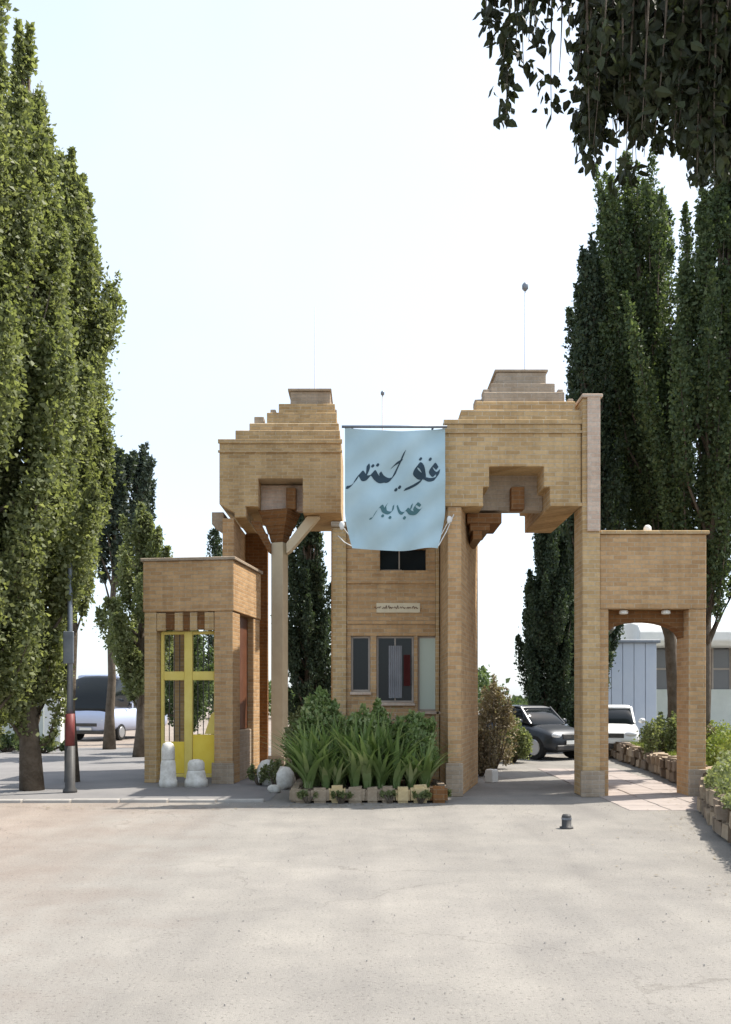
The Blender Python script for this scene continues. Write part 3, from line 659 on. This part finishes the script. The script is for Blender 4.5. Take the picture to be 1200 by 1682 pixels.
for row, (y, n) in enumerate(((14.38, 9), (14.75, 8), (15.2, 8))):
    for k in range(n):
        x = -.98 + 2.05*(k+.5)/n + random.uniform(-.05, .05)
        o = bpy.data.objects.new('strap_leaf_plant', pm[pi % 5]); COL.objects.link(o)
        if not pm[pi % 5].materials: pm[pi % 5].materials.append(M['blade'])
        s = random.uniform(.75, 1.2) * (1.32 if row and x < .5 else 1.05) * (.95 if x > .7 else 1); o.location = (x, y, .19); o.scale = (s, s, s); o.rotation_euler = (0, 0, random.random()*6.28)
        tag(o, ('%s green strap leaved plant from the bed left end, %s row' % (ORD[k], ('front', 'middle', 'back')[row])), 'plant', 'strap leaved plants in the flower bed'); pi += 1
for k, (x, y, h) in enumerate(((.62, 14.9, 1.12), (.85, 15.1, 1.18), (.45, 15.2, 1.22), (-.5, 15.2, 1.3))):
    t = thing('flowering_plant', ['pale dusty pink flower head above the bed under the middle window', 'pale pink flower head above the bed near the right pilaster', 'tallest pink flower head right of bed centre', 'tall pink flower head left of bed centre', 'lowest pink flower head at the right end of bed', 'pink flower head at the left end of bed'][k], 'flower', (x, y, .19))
    MB().tube([(0, 0, 0), (.02, 0, h*.5), (.04, 0, h-.2)], .007, 5).build('stem', M['blade'], t)
    g = np.random.default_rng(k); P = np.array([.04, 0, h-.19]) + g.normal(size=(90, 3))*np.array([.06, .05, .045])
    link('petals', quads_mesh('petals', leaf_quads(P, .035, .014, .3, 0, k), g.random(90)), M['flower'], t, kind='stuff')

# ------------------------------------------------------------ small things on the forecourt
def bollard(px, Y, h, r, label, flare=1.0):
    t = thing('bollard', label, 'bollard', (X_(px, Y), Y, 0), 0, 'white painted bollards by the yellow gate')
    MB().lathe([(r*1.12, 0), (r*1.1, .12), (r, .14), (r*.9, h*.5), (r*.86, h*.56), (r*.8, h*.6)], 18).build('base', M['dirty_white'], t, smooth=True)
    MB().lathe([(r*.78, h*.601), (r*.82, h*.64), (r*.8, h*.86), (r*.62, h*.96), (r*.25, h)], 18).build('head', M['dirty_white'], t, smooth=True)
bollard(276, 16.6, .82, .15, 'taller white painted concrete bollard with rounded head before the yellow gate')
bollard(322, 16.7, .5, .19, 'shorter squat white painted bollard right of the taller one')
for i, (px, Y, r, sq, lab) in enumerate(((438, 17.0, .26, (.9, .8, 1.25), 'upright whitewashed boulder at the foot of the left tower column'), (467, 16.2, .24, (.85, .8, 1.15), 'whitewashed boulder against the left end of the flower bed'), (450, 15.6, .12, (1.2, .9, .8), 'small whitewashed stone lying in front of two larger boulders'))):
    o = MB().ball((0, 0, r*sq[2]*.66), r*.82, 2, sq, .32, i).build('boulder', M['dirty_white'], smooth=True); o.location = (X_(px, Y), Y, 0); tag(o, lab, 'boulder')
for i, (px, Y, h) in enumerate(((452, 16.6, .55), (425, 16.9, .4))):
    bushy('weed_clump', ('pale weeds growing between the white boulders', 'low pale weeds left of the white boulders')[i], (X_(px, Y), Y, 0), .3, .2, h, M['leaf_pale'], 1500, .05, 90+i, nb=9, cat='weeds')
o = MB().lathe([(.13, 0), (.13, .22), (.11, .25)], 4, (0, 0, 0)).build('marker_block', M['white'], bevel=.01); o.location = (X_(807, 17.6), 17.6, 0); tag(o, 'short white painted block at the left side of the driveway opening', 'marker block')
t = thing('stump_post', 'short dark iron stump post standing on the driveway edge', 'post', (X_(930, 11.3), 11.3, 0))
MB().lathe([(.085, 0), (.085, .02), (.06, .025), (.06, .15), (.045, .175)], 14).build('post', M['dark_metal'], t, smooth=True)
MB().lathe([(.064, .11), (.064, .135)], 14).build('ring', M['steel'], t)
# pole at the left
t = thing('steel_post', 'slim bluish steel post with a maroon lower sleeve beside the big left tree', 'post', (X_(115, 15.6), 15.6, 0))
MB().lathe([(.055, 1.35), (.048, 2.4), (.04, 3.9), (.015, 3.93)], 14).build('shaft', M['steel'], t, smooth=True)
MB().lathe([(.12, 0), (.12, .05), (.085, .09), (.085, .8)], 14).build('base_sleeve', M['dark_metal'], t, smooth=True)
MB().lathe([(.078, .801), (.078, 1.349)], 14).build('sleeve', M['maroon'], t, smooth=True, label='maroon painted sleeve')
MB().box(-.09, .09, -.1, -.06, 2.2, 2.75).build('plate', M['steel'], t, bevel=.01)

# ------------------------------------------------------------ right edge: retaining wall, hedge, lawn
path = [(6.9, 26), (6.35, 20), (5.8, 15.75), (5.68, 14.9), (4.86, 12.8), (4.2, 10.4), (3.75, 8.2), (3.5, 6.2)]
rw = thing('retaining_wall', 'low brown rubble stone wall along the right edge of the forecourt', 'wall', (5, 13, 0))
tot = sum(math.dist(a, b) for a, b in zip(path, path[1:])); rocks = [rock(.36, .3, .24, 200+k).build('stone', M[['stone_b', 'stone', 'stone_b', 'soil', 'stone'][k]], rw) for k in range(5)]
for r_ in rocks: r_.location = (0, 0, -3)
cnt = 0; ulist = []
for row in range(2):
    d = .1 + row*.18
    while d < tot-.2:
        x, y, a = along(path, d); src = rocks[random.randrange(5)]
        o = src.copy(); COL.objects.link(o); o.parent = rw; s = random.uniform(.85, 1.2)
        o.location = (x-5+random.uniform(-.03, .03), y-13, row*.2 + random.uniform(-.02, .01)); o.rotation_euler = (random.uniform(-.1, .1), random.uniform(-.1, .1), a+random.uniform(-.2, .2)); o.scale = (s, s, random.uniform(.9, 1.2))
        d += .35*s; cnt += 1
for r_ in rocks: bpy.data.objects.remove(r_)
# raised lawn behind it
lp = [(x+.1, y) for x, y in path]
gb = MB()
for (xa, ya), (xb_, yb_) in zip(lp, lp[1:]):
    q = [gb.bm.verts.new(c) for c in ((xa, ya, .36), (xa+14, ya, .36), (xb_+14, yb_, .36), (xb_, yb_, .36), (xa, ya, 0), (xb_, yb_, 0))]
    gb.bm.faces.new(q[:4]); gb.bm.faces.new((q[0], q[3], q[5], q[4]))
bmesh.ops.remove_doubles(gb.bm, verts=gb.bm.verts, dist=.001)
gb.build('garden_bank', M['soil'], kind='structure')
g = rng; P = []
while len(P) < 60000:
    d = g.random()*tot; x, y, a = along(path, d); off = .25 + 6*g.random()**1.6
    P.append((x+off, y + .3*(g.random()-.5), .36))
P = np.array(P); V = leaf_quads(P, .11, .006, 1.2, 0, 3); V[:, :, 2] = np.maximum(V[:, :, 2], .355)
link('grass', quads_mesh('grass', V, g.random(len(P))), M['lawn'], kind='stuff')
def hedge(name, label, pts, wd, h, z0, m, n, leaf, seed):
    g = np.random.default_rng(seed); tl_ = sum(math.dist(a, b) for a, b in zip(pts, pts[1:])); t = thing(name, label, 'hedge', (pts[0][0], pts[0][1], z0)); P = []
    st = MB(); k = 0
    while k*.3 < tl_:
        x, y, a = along(pts, k*.3); st.tube([(x-pts[0][0], y-pts[0][1], 0), (x-pts[0][0]+.05, y-pts[0][1], h*.7)], [.02, .006], 5); k += 1
    st.build('stems', M['bark'], t)
    u = g.random(n)*tl_; hh = h*(.8+.2*np.sin(u*2.1)+.12*np.sin(u*5.3)); th = g.random(n)*math.pi
    for i in range(n):
        x, y, a = along(pts, u[i]); r = (.75+.3*g.random())
        ox = math.cos(th[i])*wd*r; P.append((x-math.sin(a)*ox-pts[0][0], y+math.cos(a)*ox-pts[0][1], max(.03, (math.sin(th[i])**.6)*hh[i]*r*g.random()**.35)))
    P = np.array(P); P = P[clump(P*1.0, 4) + .2*g.random(len(P)) > .36]
    link('foliage', quads_mesh('foliage', leaf_quads(P, leaf, leaf*.35, .3, 0, seed), g.random(len(P))), m, t); return t
hedge('hedge', 'low yellow green hedge on the bank right of the small arch', [(6.1, 14.6), (6.9, 17.5), (8, 22)], .35, .75, .36, M['lawn'], 16000, .06, 5)
hedge('hedge', 'low dusty green ground hugging hedge over the rubble stone wall', [(3.95, 8.4), (4.4, 10.4), (5.05, 12.7), (5.95, 14.7)], .3, .42, .36, M['leaf_pale'], 14000, .05, 6)
bushy('shrub', 'brown dry shrub on the bank seen through the right small arch', (6.75, 18.4, .36), .45, .4, .85, M['leaf_dry'], 5000, .05, 8)
bushy('shrub', 'greyish green shrub sloping up behind the right small arch', (6.7, 20.4, .2), .6, .5, 1.2, M['leaf_pale'], 5500, .06, 9)
bushy('shrub', 'dark green shrub under the pale blue cabin', (8.3, 24.4, 0), .5, .5, 1.5, M['leaf_grey'], 5000, .07, 10)

# ------------------------------------------------------------ background right: cabin and white building
YC = 30
cb = thing('cabin', 'pale blue panelled cabin seen through the right pedestrian arch', 'cabin', (8.8, YC, 0), 0, None, True)
nP = 5; xa, xz = X_(985, YC), X_(1078, YC)
for k in range(nP):
    a = xa + (xz-xa)*k/nP; b = xa + (xz-xa)*(k+1)/nP
    MB().box(a+.008, b-.008, YC, YC+.06, .3, Z_(1056, YC)).build('panel', M['bluepanel'], cb, bevel=.008)
MB().box(xa, xz, YC+.062, YC+3, 0, Z_(1058, YC)-.02).build('body', M['white_wall'], cb, bevel=.01)
MB().box(xa-.1, xz+.1, YC-.1, YC+3.1, Z_(1056, YC)+.002, Z_(1051, YC)).build('roof', M['steel'], cb, bevel=.01)
YW = 34
wb = thing('white_building', 'long low white building with grey windows and rounded roof edge beyond the right arch', 'building', (14, YW, 0), 0, None, True)
xa, xz = X_(1030, YW), X_(1330, YW)
pr = [(YW-1.3, Z_(1064, YW)), (YW-1.5, Z_(1056, YW)), (YW-1.5, Z_(1042, YW)), (YW-1.2, Z_(1030, YW)), (YW-.4, Z_(1024, YW)), (YW+6, Z_(1020, YW)), (YW+6, Z_(1064, YW))]
bm = MB(); a = [bm.bm.verts.new((xa, y, z)) for y, z in pr]; b = [bm.bm.verts.new((xz, y, z)) for y, z in pr]
bm.bm.faces.new(a); bm.bm.faces.new(b[::-1])
for i in range(len(pr)): bm.bm.faces.new((a[i], b[i], b[(i+1) % len(pr)], a[(i+1) % len(pr)]))
bm.build('roof', M['white'], wb, bevel=.03)
MB().box(xa+.2, xz, YW, YW+5.8, 0, Z_(1132, YW)).build('wall', M['white_wall'], wb, bevel=.01)
MB().box(xa+.2, xz, YW+.3, YW+5.8, Z_(1132, YW)+.001, Z_(1064, YW)-.002).build('glazing_core', M['greywin'], wb)
for k in range(9):
    x = xa+.3 + k*.72
    w_ = MB().box(x, x+.06, YW+.1, YW+.2, Z_(1132, YW)+.002, Z_(1064, YW)-.003).box(x+.66, x+.7, YW+.1, YW+.2, Z_(1132, YW)+.002, Z_(1064, YW)-.003).box(x+.061, x+.659, YW+.1, YW+.2, Z_(1100, YW), Z_(1097, YW)).build('window', M['frame'], wb)
    MB().box(x+.061, x+.659, YW+.13, YW+.15, Z_(1132, YW)+.01, Z_(1066, YW)).build('pane', M['greywin'], w_)

# ------------------------------------------------------------ cars
def paint(name, c, metal=.3): return mat(name, c, .38, metal, .5)
def superell(hw, z0, z1_, n=20, e=4.0):
    pts = []
    for i in range(n):
        a = 2*math.pi*i/n; ca, sa = math.cos(a), math.sin(a)
        pts.append((hw*math.copysign(abs(ca)**(2/e), ca), (z0+z1_)/2 + (z1_-z0)/2*math.copysign(abs(sa)**(2/e), sa)))
    return pts
def loft(mb_, secs):
    rings = [[mb_.bm.verts.new((x, y, z)) for x, z in pts] for y, pts in secs]
    n = len(rings[0])
    for a, b in zip(rings, rings[1:]):
        for i in range(n): mb_.bm.faces.new((a[i], a[(i+1) % n], b[(i+1) % n], b[i]))
    mb_.bm.faces.new(rings[0][::-1]); mb_.bm.faces.new(rings[-1])
def make_car(label, color, loc, rz, wd=1.66, L=4.1, Ht=1.42, cat='car', van=False, group='parked cars beyond the gate', name='parked_car'):
    t = thing(name, label, cat, loc, rz, group); h = wd/2; sc = L/4.1; m = paint('car_paint', color)
    b = MB()
    if van: S_ = [(-2.05, .86, .42, .95), (-2.0, .97, .36, 1.15), (-1.6, 1, .32, 1.3), (0, 1, .32, 1.3), (1.6, 1, .32, 1.3), (2.0, .99, .36, 1.3), (2.05, .95, .4, 1.2)]
    else: S_ = [(-2.05, .82, .32, .62), (-1.98, .93, .24, .72), (-1.6, .99, .2, .84), (-1.0, 1, .2, .93), (0, 1, .2, .95), (1.2, 1, .2, .97), (1.8, .98, .24, .95), (2.02, .9, .3, .86)]
    loft(b, [(y*sc, superell(h*k, a, c)) for y, k, a, c in S_]); b.build('body', m, t, smooth=True)
    r = MB()
    top = Ht
    G = [(-1.05, .84, .9, .93), (-.45, .76, .9, top-.05), (0, .74, .9, top), (.9, .74, .9, top-.01), (1.45, .74, .9, top-.12), (1.85, .8, .9, .97)] if not van else [(-1.98, .93, 1.1, 1.25), (-1.7, .9, 1.1, top-.15), (-1.2, .88, 1.1, top), (1.7, .88, 1.1, top), (2.0, .88, 1.1, top-.1)]
    loft(r, [(y*sc, superell(h*k, a, max(c, a+.03), 20, 5)) for y, k, a, c in G]); r.build('greenhouse', M['glass_dark'], t, smooth=True)
    rf = MB()
    if van: loft(rf, [(y*sc, superell(h*.885, z-.22, z+.012, 20, 5)) for y, z in ((-1.35, top-.02), (-1.1, top), (1.7, top), (1.95, top-.03))])
    else: loft(rf, [(y*sc, superell(h*.70, z-.05, z+.014, 20, 4)) for y, z in ((-.5, top-.06), (-.2, top-.01), (.4, top), (.95, top-.01), (1.35, top-.1))])
    rf.build('roof', m, t, smooth=True)
    for sx in (-1, 1):
        if van: ps = [MB().box(sx*h*.93-.01, sx*h*.93+.01, -.6, -.5, 1.25, top-.2), MB().box(sx*h*.93-.01, sx*h*.93+.01, .4, 1.9, 1.25, top-.2)]
        else: ps = [MB().tube([(sx*h*.83, -.98*sc, .93), (sx*h*.72, -.42*sc, top-.05)], .04, 6), MB().tube([(sx*h*.82, .25*sc, .95), (sx*h*.72, .25*sc, top-.03)], .03, 6), MB().tube([(sx*h*.8, 1.7*sc, .97), (sx*h*.7, 1.35*sc, top-.1)], .05, 6)]
        for p in ps: p.build('pillar', m, t)
        for y in (-1.28*sc, 1.25*sc):
            wt_ = MB().lathe([(.24, -.1), (.31, -.09), (.325, -.05), (.325, .05), (.31, .09), (.24, .1)], 22, (sx*(h-.09), y, .325), 'x').build('wheel', M['rubber'], t, smooth=False)
            MB().lathe([(.05, -.012), (.2, -.01), (.215, .0), (.2, .012)], 14, (sx*(h-.09)+sx*.1, y, .325), 'x').build('rim', M['rim'], wt_)
        MB().ball((sx*h*.68, (-1.98)*sc, .66 if not van else .8), .1, 2, (1.7, .9, .85)).build('headlight', M['lampglass'], t, smooth=True)
        MB().ball((sx*h*.82, 1.98*sc, .76), .08, 2, (1.2, .6, 1.6)).build('tail_light', M['maroon'], t, smooth=True)
        MB().ball((sx*(h+.08), -.75*sc, 1.0 if not van else 1.5), .08, 2, (1.2, .7, .9)).build('mirror', m, t, smooth=True)
    MB().box(-h*.45, h*.45, -2.07*sc, -1.95*sc, .56, .68).build('grille', M['dark_metal'], t, bevel=.01)
    MB().box(-h*.75, h*.75, -2.09*sc, -1.9*sc, .27, .4).build('bumper_intake', M['dark_metal'], t, bevel=.02)
    MB().box(-.25, .25, -2.11*sc, -2.092*sc, .42, .52).build('number_plate', M['plate'], t)
    return t
make_car('white small car parked nose on behind the right tower pier', (.75, .75, .73), (X_(1006, 26), 26.2, 0), R(-15), 1.5, 3.5)
make_car('dark grey car parked at an angle on the road through the gate', (.035, .04, .048), (X_(862, 25.5), 25.3, 0), R(34), 1.5, 3.4)
make_car('black car parked under the dark cypress beside the grey one', (.015, .015, .018), (X_(938, 31), 33.5, 0), R(15), 1.66, 4.1)
make_car('white and pale blue minibus parked by the left boundary wall', (.5, .56, .72), (X_(172, 35), 37, 0), R(-14), 1.95, 4.9, 2.55, 'minibus', True, None, 'minibus')

# ------------------------------------------------------------ left boundary wall
bw = thing('boundary_wall', 'pale grey green rendered boundary wall behind the big left tree', 'wall', (-14, 30, 0), 0, None, True)
MB().box(-34, X_(72, 30), 30, 30.3, 0, Z_(1108, 30)).build('wall', M['white_wall'], bw, bevel=.02)
MB().box(-34, X_(72, 30), 29.94, 30.36, Z_(1108, 30)+.001, Z_(1104, 30)).build('coping', M['kerbstone'], bw, bevel=.01)
for px in (-180, -60, 20): MB().box(X_(px, 29.9), X_(px+14, 29.9), 29.85, 29.995, 0, Z_(1108, 30)).build('buttress', M['white_wall'], bw, bevel=.01)
gp = thing('gate_pillar', 'bright white square pillar at the end of the boundary wall', 'pillar', (X_(87, 29.6), 29.8, 0))
MB().box(-.27, .27, -.27, .27, 0, 3.1).build('shaft', M['white'], gp, bevel=.02); MB().box(-.32, .32, -.32, .32, 3.101, 3.22).build('cap', M['white'], gp, bevel=.02)
for i, (px, Y, h) in enumerate(((10, 27.5, .6), (70, 27, .5), (-60, 28, .7))):
    bushy('shrub', ('low dark shrub at the foot of the boundary wall by the tree trunk', 'low dark shrub before the white pillar', 'low dark shrub before the wall at picture edge')[i], (X_(px, Y), Y, 0), .9, .4, h, M['leaf_mid'], 3000, .07, 40+i)

# ------------------------------------------------------------ trees
tree('poplar_tree', 'tallest light green poplar at the left edge of the picture', (X_(-45, 14.5), 14.8, 0), 14.8, 1.7, 1.0, M['leaf_light'], 150000, .088, seed=1, nb=84, group='poplars on the left', fr=(.38, .72), thr=.38, peak=.3, up=.1, ln=(.08, .18))
tree('poplar_tree', 'light green poplar in the middle of the left clump with dark trunk before the wall', (X_(42, 15.8), 16.0, 0), 13.4, 1.35, .9, M['leaf_light'], 150000, .088, seed=2, nb=84, group='poplars on the left', peak=.3, fr=(.36, .68), thr=.38, up=.1, ln=(.08, .18))
tree('poplar_tree', 'lowest light green poplar on the inner side of the left clump behind the steel post', (X_(112, 17.4), 17.6, 0), 12.2, 1.12, 3.4, M['leaf_light'], 110000, .088, seed=3, nb=66, group='poplars on the left', peak=.45, fr=(.34, .6), thr=.38, trunk_r=.11, up=.1, ln=(.08, .16))
tree('pine_tree', 'dark grey green conifer with forked top between poplars and left gateway', (X_(180, 29), 29, 0), 9.6, 1.15, 5.2, M['leaf_grey'], 12000, .13, seed=4, nb=16, fr=(.3, .55), thr=.4, lean=(.2, 0), ln=(.2, .3))
tree('pine_tree', 'slim dark conifer just left of the pale bushy tree', (X_(226, 29.5), 30, 0), 9.9, .5, 5.6, M['leaf_grey'], 7000, .12, seed=14, nb=12, fr=(.25, .4), thr=.36, ln=(.2, .3))
tree('leafy_tree', 'pale green bushy tree rising behind the left gateway', (X_(228, 25), 25.2, 0), 7.0, 1.5, 1.4, M['leaf_pale'], 34000, .1, seed=5, nb=30, fr=(.35, .6), thr=.38, up=0, ln=(.12, .2))
tree('leafy_tree', 'mid green tree low behind the left gateway opening', (X_(300, 27), 27.5, 0), 4.2, 1.5, .7, M['leaf_mid'], 15000, .1, seed=6, nb=26, fr=(.4, .6), thr=.36, up=0, ln=(.15, .25))
tree('cypress_tree', 'dark cypress between the cream column and the guard house', (X_(508, 25), 25, 0), 9.2, .95, .5, M['leaf_dark'], 60000, .09, seed=7, nb=66, peak=.15, up=.8, fr=(.26, .4), thr=.33, group='dark cypresses behind the gate', ln=(.12, .2))
tree('cypress_tree', 'small dark cypress top left of the left tower', (X_(352, 33), 33.4, 0), 7.9, .6, .9, M['leaf_dark'], 9000, .1, seed=17, nb=20, peak=.3, up=.8, group='dark cypresses behind the gate')
tree('cypress_tree', 'dark cypress filling the driveway opening of the right tower', (X_(908, 27), 27.4, 0), 9.4, 1.15, .7, M['leaf_dark'], 80000, .09, seed=8, nb=80, peak=.15, up=.8, fr=(.28, .42), thr=.33, group='dark cypresses behind the gate', ln=(.12, .2))
tree('cypress_tree', 'dark cypress half hidden by the right tower corner pier, right of the driveway cypress', (X_(962, 28), 28.3, 0), 9.0, 1.1, .6, M['leaf_dark'], 50000, .1, seed=18, nb=70, peak=.15, up=.8, fr=(.28, .42), thr=.33, group='dark cypresses behind the gate', ln=(.12, .2))
tree('cypress_tree', 'dark cypress directly behind the right tower corner pier', (X_(975, 20), 20.3, 0), 11.9, .82, 2.6, M['leaf_dark'], 45000, .085, seed=9, nb=60, peak=.45, up=.8, fr=(.26, .42), thr=.33, group='dark cypresses behind the gate', ln=(.12, .2))
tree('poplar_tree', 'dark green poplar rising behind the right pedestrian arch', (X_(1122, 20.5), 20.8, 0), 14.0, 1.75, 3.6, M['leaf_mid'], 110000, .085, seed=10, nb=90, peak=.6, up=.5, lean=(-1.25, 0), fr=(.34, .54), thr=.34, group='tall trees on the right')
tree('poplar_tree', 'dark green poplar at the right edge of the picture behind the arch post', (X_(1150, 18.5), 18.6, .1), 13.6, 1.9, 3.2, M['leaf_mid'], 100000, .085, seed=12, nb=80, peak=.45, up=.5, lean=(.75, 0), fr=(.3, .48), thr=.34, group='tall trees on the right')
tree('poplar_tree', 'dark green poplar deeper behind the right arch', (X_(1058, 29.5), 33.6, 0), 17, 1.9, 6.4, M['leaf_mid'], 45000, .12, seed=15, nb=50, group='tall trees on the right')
for i, (px, Y, rx, h, m, lab) in enumerate(((812, 21, .42, 2.3, 'leaf_dry', 'tall dry tan shrub beside the guard house right side'), (842, 23, .4, 1.25, 'leaf_pale', 'grey green shrub before the dark cypress'), (790, 19, .3, 1.1, 'leaf_dry', 'smaller dry shrub beside the driveway pier'))):
    bushy('shrub', lab, (X_(px, Y), Y, 0), rx, rx, h, M[m], 7000, .06, 60+i)
for i, (px, Y, h) in enumerate(((490, 17.6, 1.5), (535, 17.9, 1.1))):
    bushy('shrub', ('light green leafy shrub at the left end of the flower bed', 'light green shrub beside the guard house left pilaster')[i], (X_(px, Y)+.0, Y, 0), .32, .3, h, M['leaf_pale'], 5000, .06, 70+i)

# foreground tree whose branches hang into the top right corner
def near_tree():
    g = np.random.default_rng(21); base = (3.5, 3.3, 0)
    t = thing('overhanging_tree', 'dark backlit tree hanging its leafy twigs into the top right corner', 'tree', base)
    b = np.array(base); MB().tube([(0, 0, 0), (-.05, .05, 1.2), (-.15, .1, 2.6), (-.3, .2, 3.9), (-.5, .35, 5.2), (-.6, .4, 6.6)], [.24, .18, .16, .14, .1, .05], 12).build('trunk', M['bark'], t, smooth=True)
    lim = MB(); tw = MB(); P = []; D_ = []
    # limb end targets seen at (px,py) at depth Y
    limbs = []
    for k in range(13):
        u = k/12; px = 1250 - 330*u; Y = 4.2 + .55*math.sin(k*1.9); py = -120 + 130*g.random()
        limbs.append(at(px, py, Y))
    segs = []
    for k, e in enumerate(limbs):
        s = b + np.array([-.25-.05*k/12, .15, 3.7+.15*k]); e = np.array(e); e[2] = max(e[2], 4.75)
        mid = (s+e)/2 + np.array([0, 0, .35]); pts = [s*(1-q)**2 + 2*mid*q*(1-q) + e*q*q for q in np.linspace(0, 1, 8)]
        lim.tube([p-b for p in pts], list(np.linspace(.045, .014, 8)), 7); segs.append(pts)
    # hanging twigs: (px, py top, py bottom, depth)
    H = []
    for k in range(230):                              # dense mass on the right
        px = 1230 - 270*g.random()**1.35; low = 300 if px > 1020 else (250 if px > 950 else 130)
        if 1060 < px < 1130: low = 255
        H.append((px, -60, low*(.35+.65*g.random()), 3.9+1.2*g.random()))
    for px, lo, Y in ((800, 40, 4.3), (812, 70, 4.35), (826, 95, 4.3), (832, 150, 4.5), (846, 85, 4.4), (860, 120, 4.45), (868, 70, 4.3), (884, 85, 4.4), (905, 190, 4.4), (918, 120, 4.3), (950, 235, 4.5), (960, 270, 4.5), (942, 160, 4.35), (975, 285, 4.4), (895, 50, 4.3), (830, 205, 4.5), (990, 230, 4.4), (1010, 290, 4.6), (880, 60, 4.2), (935, 60, 4.2), (945, 90, 4.4)):
        H.append((px, -70, lo, Y))
    for px, p0, p1, Y in H:
        top = np.array(at(px + 30*(g.random()-.2), p0, Y)); bot = np.array(at(px, p1, Y + .1*(g.random()-.5)))
        mid = (top+bot)/2 + np.array([.05*(g.random()-.5), .05*(g.random()-.5), 0])
        pts = [top*(1-q)**2 + 2*mid*q*(1-q) + bot*q*q for q in np.linspace(0, 1, 6)]
        # join the twig to the nearest limb point
        best = min((tuple(q) for s in segs for q in s), key=lambda q: (q[0]-top[0])**2+(q[1]-top[1])**2+(q[2]-top[2]-.1)**2)
        tw.tube([np.array(best)-b] + [p-b for p in pts], [.008, .006, .005, .004, .003, .002, .0015], 4)
        Ls = np.linalg.norm(bot-top); nl = int(Ls*(95 if px > 1000 else 100))
        for _ in range(nl):
            q = g.random()**.75; i = min(4, int(q*5)); p = pts[i] + (pts[i+1]-pts[i])*(q*5-i)
            P.append(p + g.normal(size=3)*(.02 + .012*math.sin(q*9+px)))
    for s in segs:                                     # leaves along the limbs and above the frame
        for _ in range(170):
            p = s[g.integers(2, 8)]; P.append(p + g.normal(size=3)*np.array([.22, .22, .2]) + np.array([0, 0, .12]))
    for _ in range(9000):
        P.append(np.array([2.2+1.3*g.normal()*.7, 3.3+.8*g.normal()*.7, 6.1+.6*g.normal()]))
    P = np.array(P); P = P[(P[:, 1] < 5.4) & ((P[:, 0]/P[:, 1] > .122) | (P[:, 1] < 0))]; P = P[(clump(P, 7.5) + .08*g.random(len(P)) > .44) | (P[:, 2] > 5.6)]
    lim.build('limbs', M['bark'], t, smooth=True); tw.build('twigs', M['bark'], t)
    V = near_leaves(P - b, .062, .017, 22)
    link('crown', quads_mesh('crown', V, np.tile(g.random(len(P)), 4)), M['leaf_fore'], t)
near_tree()

# far tree belt and fallen leaves
g = rng; n = 60000; X = g.uniform(-75, 75, n); zt = 2.6 + 1.2*np.sin(X*.31) + .9*np.sin(X*.83+1) + .5*np.sin(X*2.1)
P = np.stack([X, 75 + 5*g.normal(size=n)*.5, np.abs(zt)*g.random(n)**.6 + .2], 1)
o = link('far_trees', quads_mesh('far_trees', leaf_quads(P, .4, .15, .1, 0, 9), g.random(n)), M['leaf_mid'], kind='stuff'); o['label'] = 'far belt of trees along the horizon'
n = 4200; Pp = np.stack([g.uniform(-9, 6, n), 4 + 10*g.random(n)**.8, np.full(n, .004)], 1); r_ = .0025 + .007*g.random((n, 1))**4; an = g.random(n)*6.28
dv = [np.stack([np.cos(an+o_)*r_[:, 0]*k_, np.sin(an+o_)*r_[:, 0]*k_, z_*r_[:, 0]], 1) for o_, k_, z_ in ((0, 1, 0), (1.6, .8, 0), (3.1, 1, 0), (4.6, .9, 0))]; up_ = Pp + np.stack([np.zeros(n), np.zeros(n), r_[:, 0]*.9], 1)
Q = np.concatenate([np.stack([Pp+dv[a_], Pp+dv[(a_+1) % 4], up_ + dv[(a_+1) % 4]*.45, up_ + dv[a_]*.45], 1) for a_ in range(4)] + [np.stack([up_ + dv[a_]*.45 for a_ in range(4)], 1)], 0)
link('gravel', quads_mesh('gravel', Q, np.zeros(len(Q))), M['kerbstone'], kind='stuff')
n = 900; c = g.integers(0, 3, n); P = np.zeros((n, 3)); P[:, 2] = .012
P[:, 0] = np.where(c == 0, g.uniform(-7, -1, n), np.where(c == 1, g.uniform(-1.2, 1.3, n), 0)); P[:, 1] = np.where(c == 0, 13.7 - np.abs(g.normal(size=n))*.35, 13.9 - np.abs(g.normal(size=n))*.3)
idx = np.where(c == 2)[0]
for i in idx:
    x, y, a = along(path, 3 + g.random()*(tot-3)); P[i, 0] = x - .25 - abs(g.normal())*.45; P[i, 1] = y
V = leaf_quads(P, .05, .014, 0, 0, 4); V[:, :, 2] = .006 + .012*g.random((n, 1)) + .25*np.abs(V[:, :, 2]-.012)*.3
link('fallen_leaves', quads_mesh('fallen_leaves', V, g.random(n)), M['leaf_dry'], kind='stuff')
for o in list(bpy.data.objects):
    if o.get('origin_world') is not None: del o['origin_world']
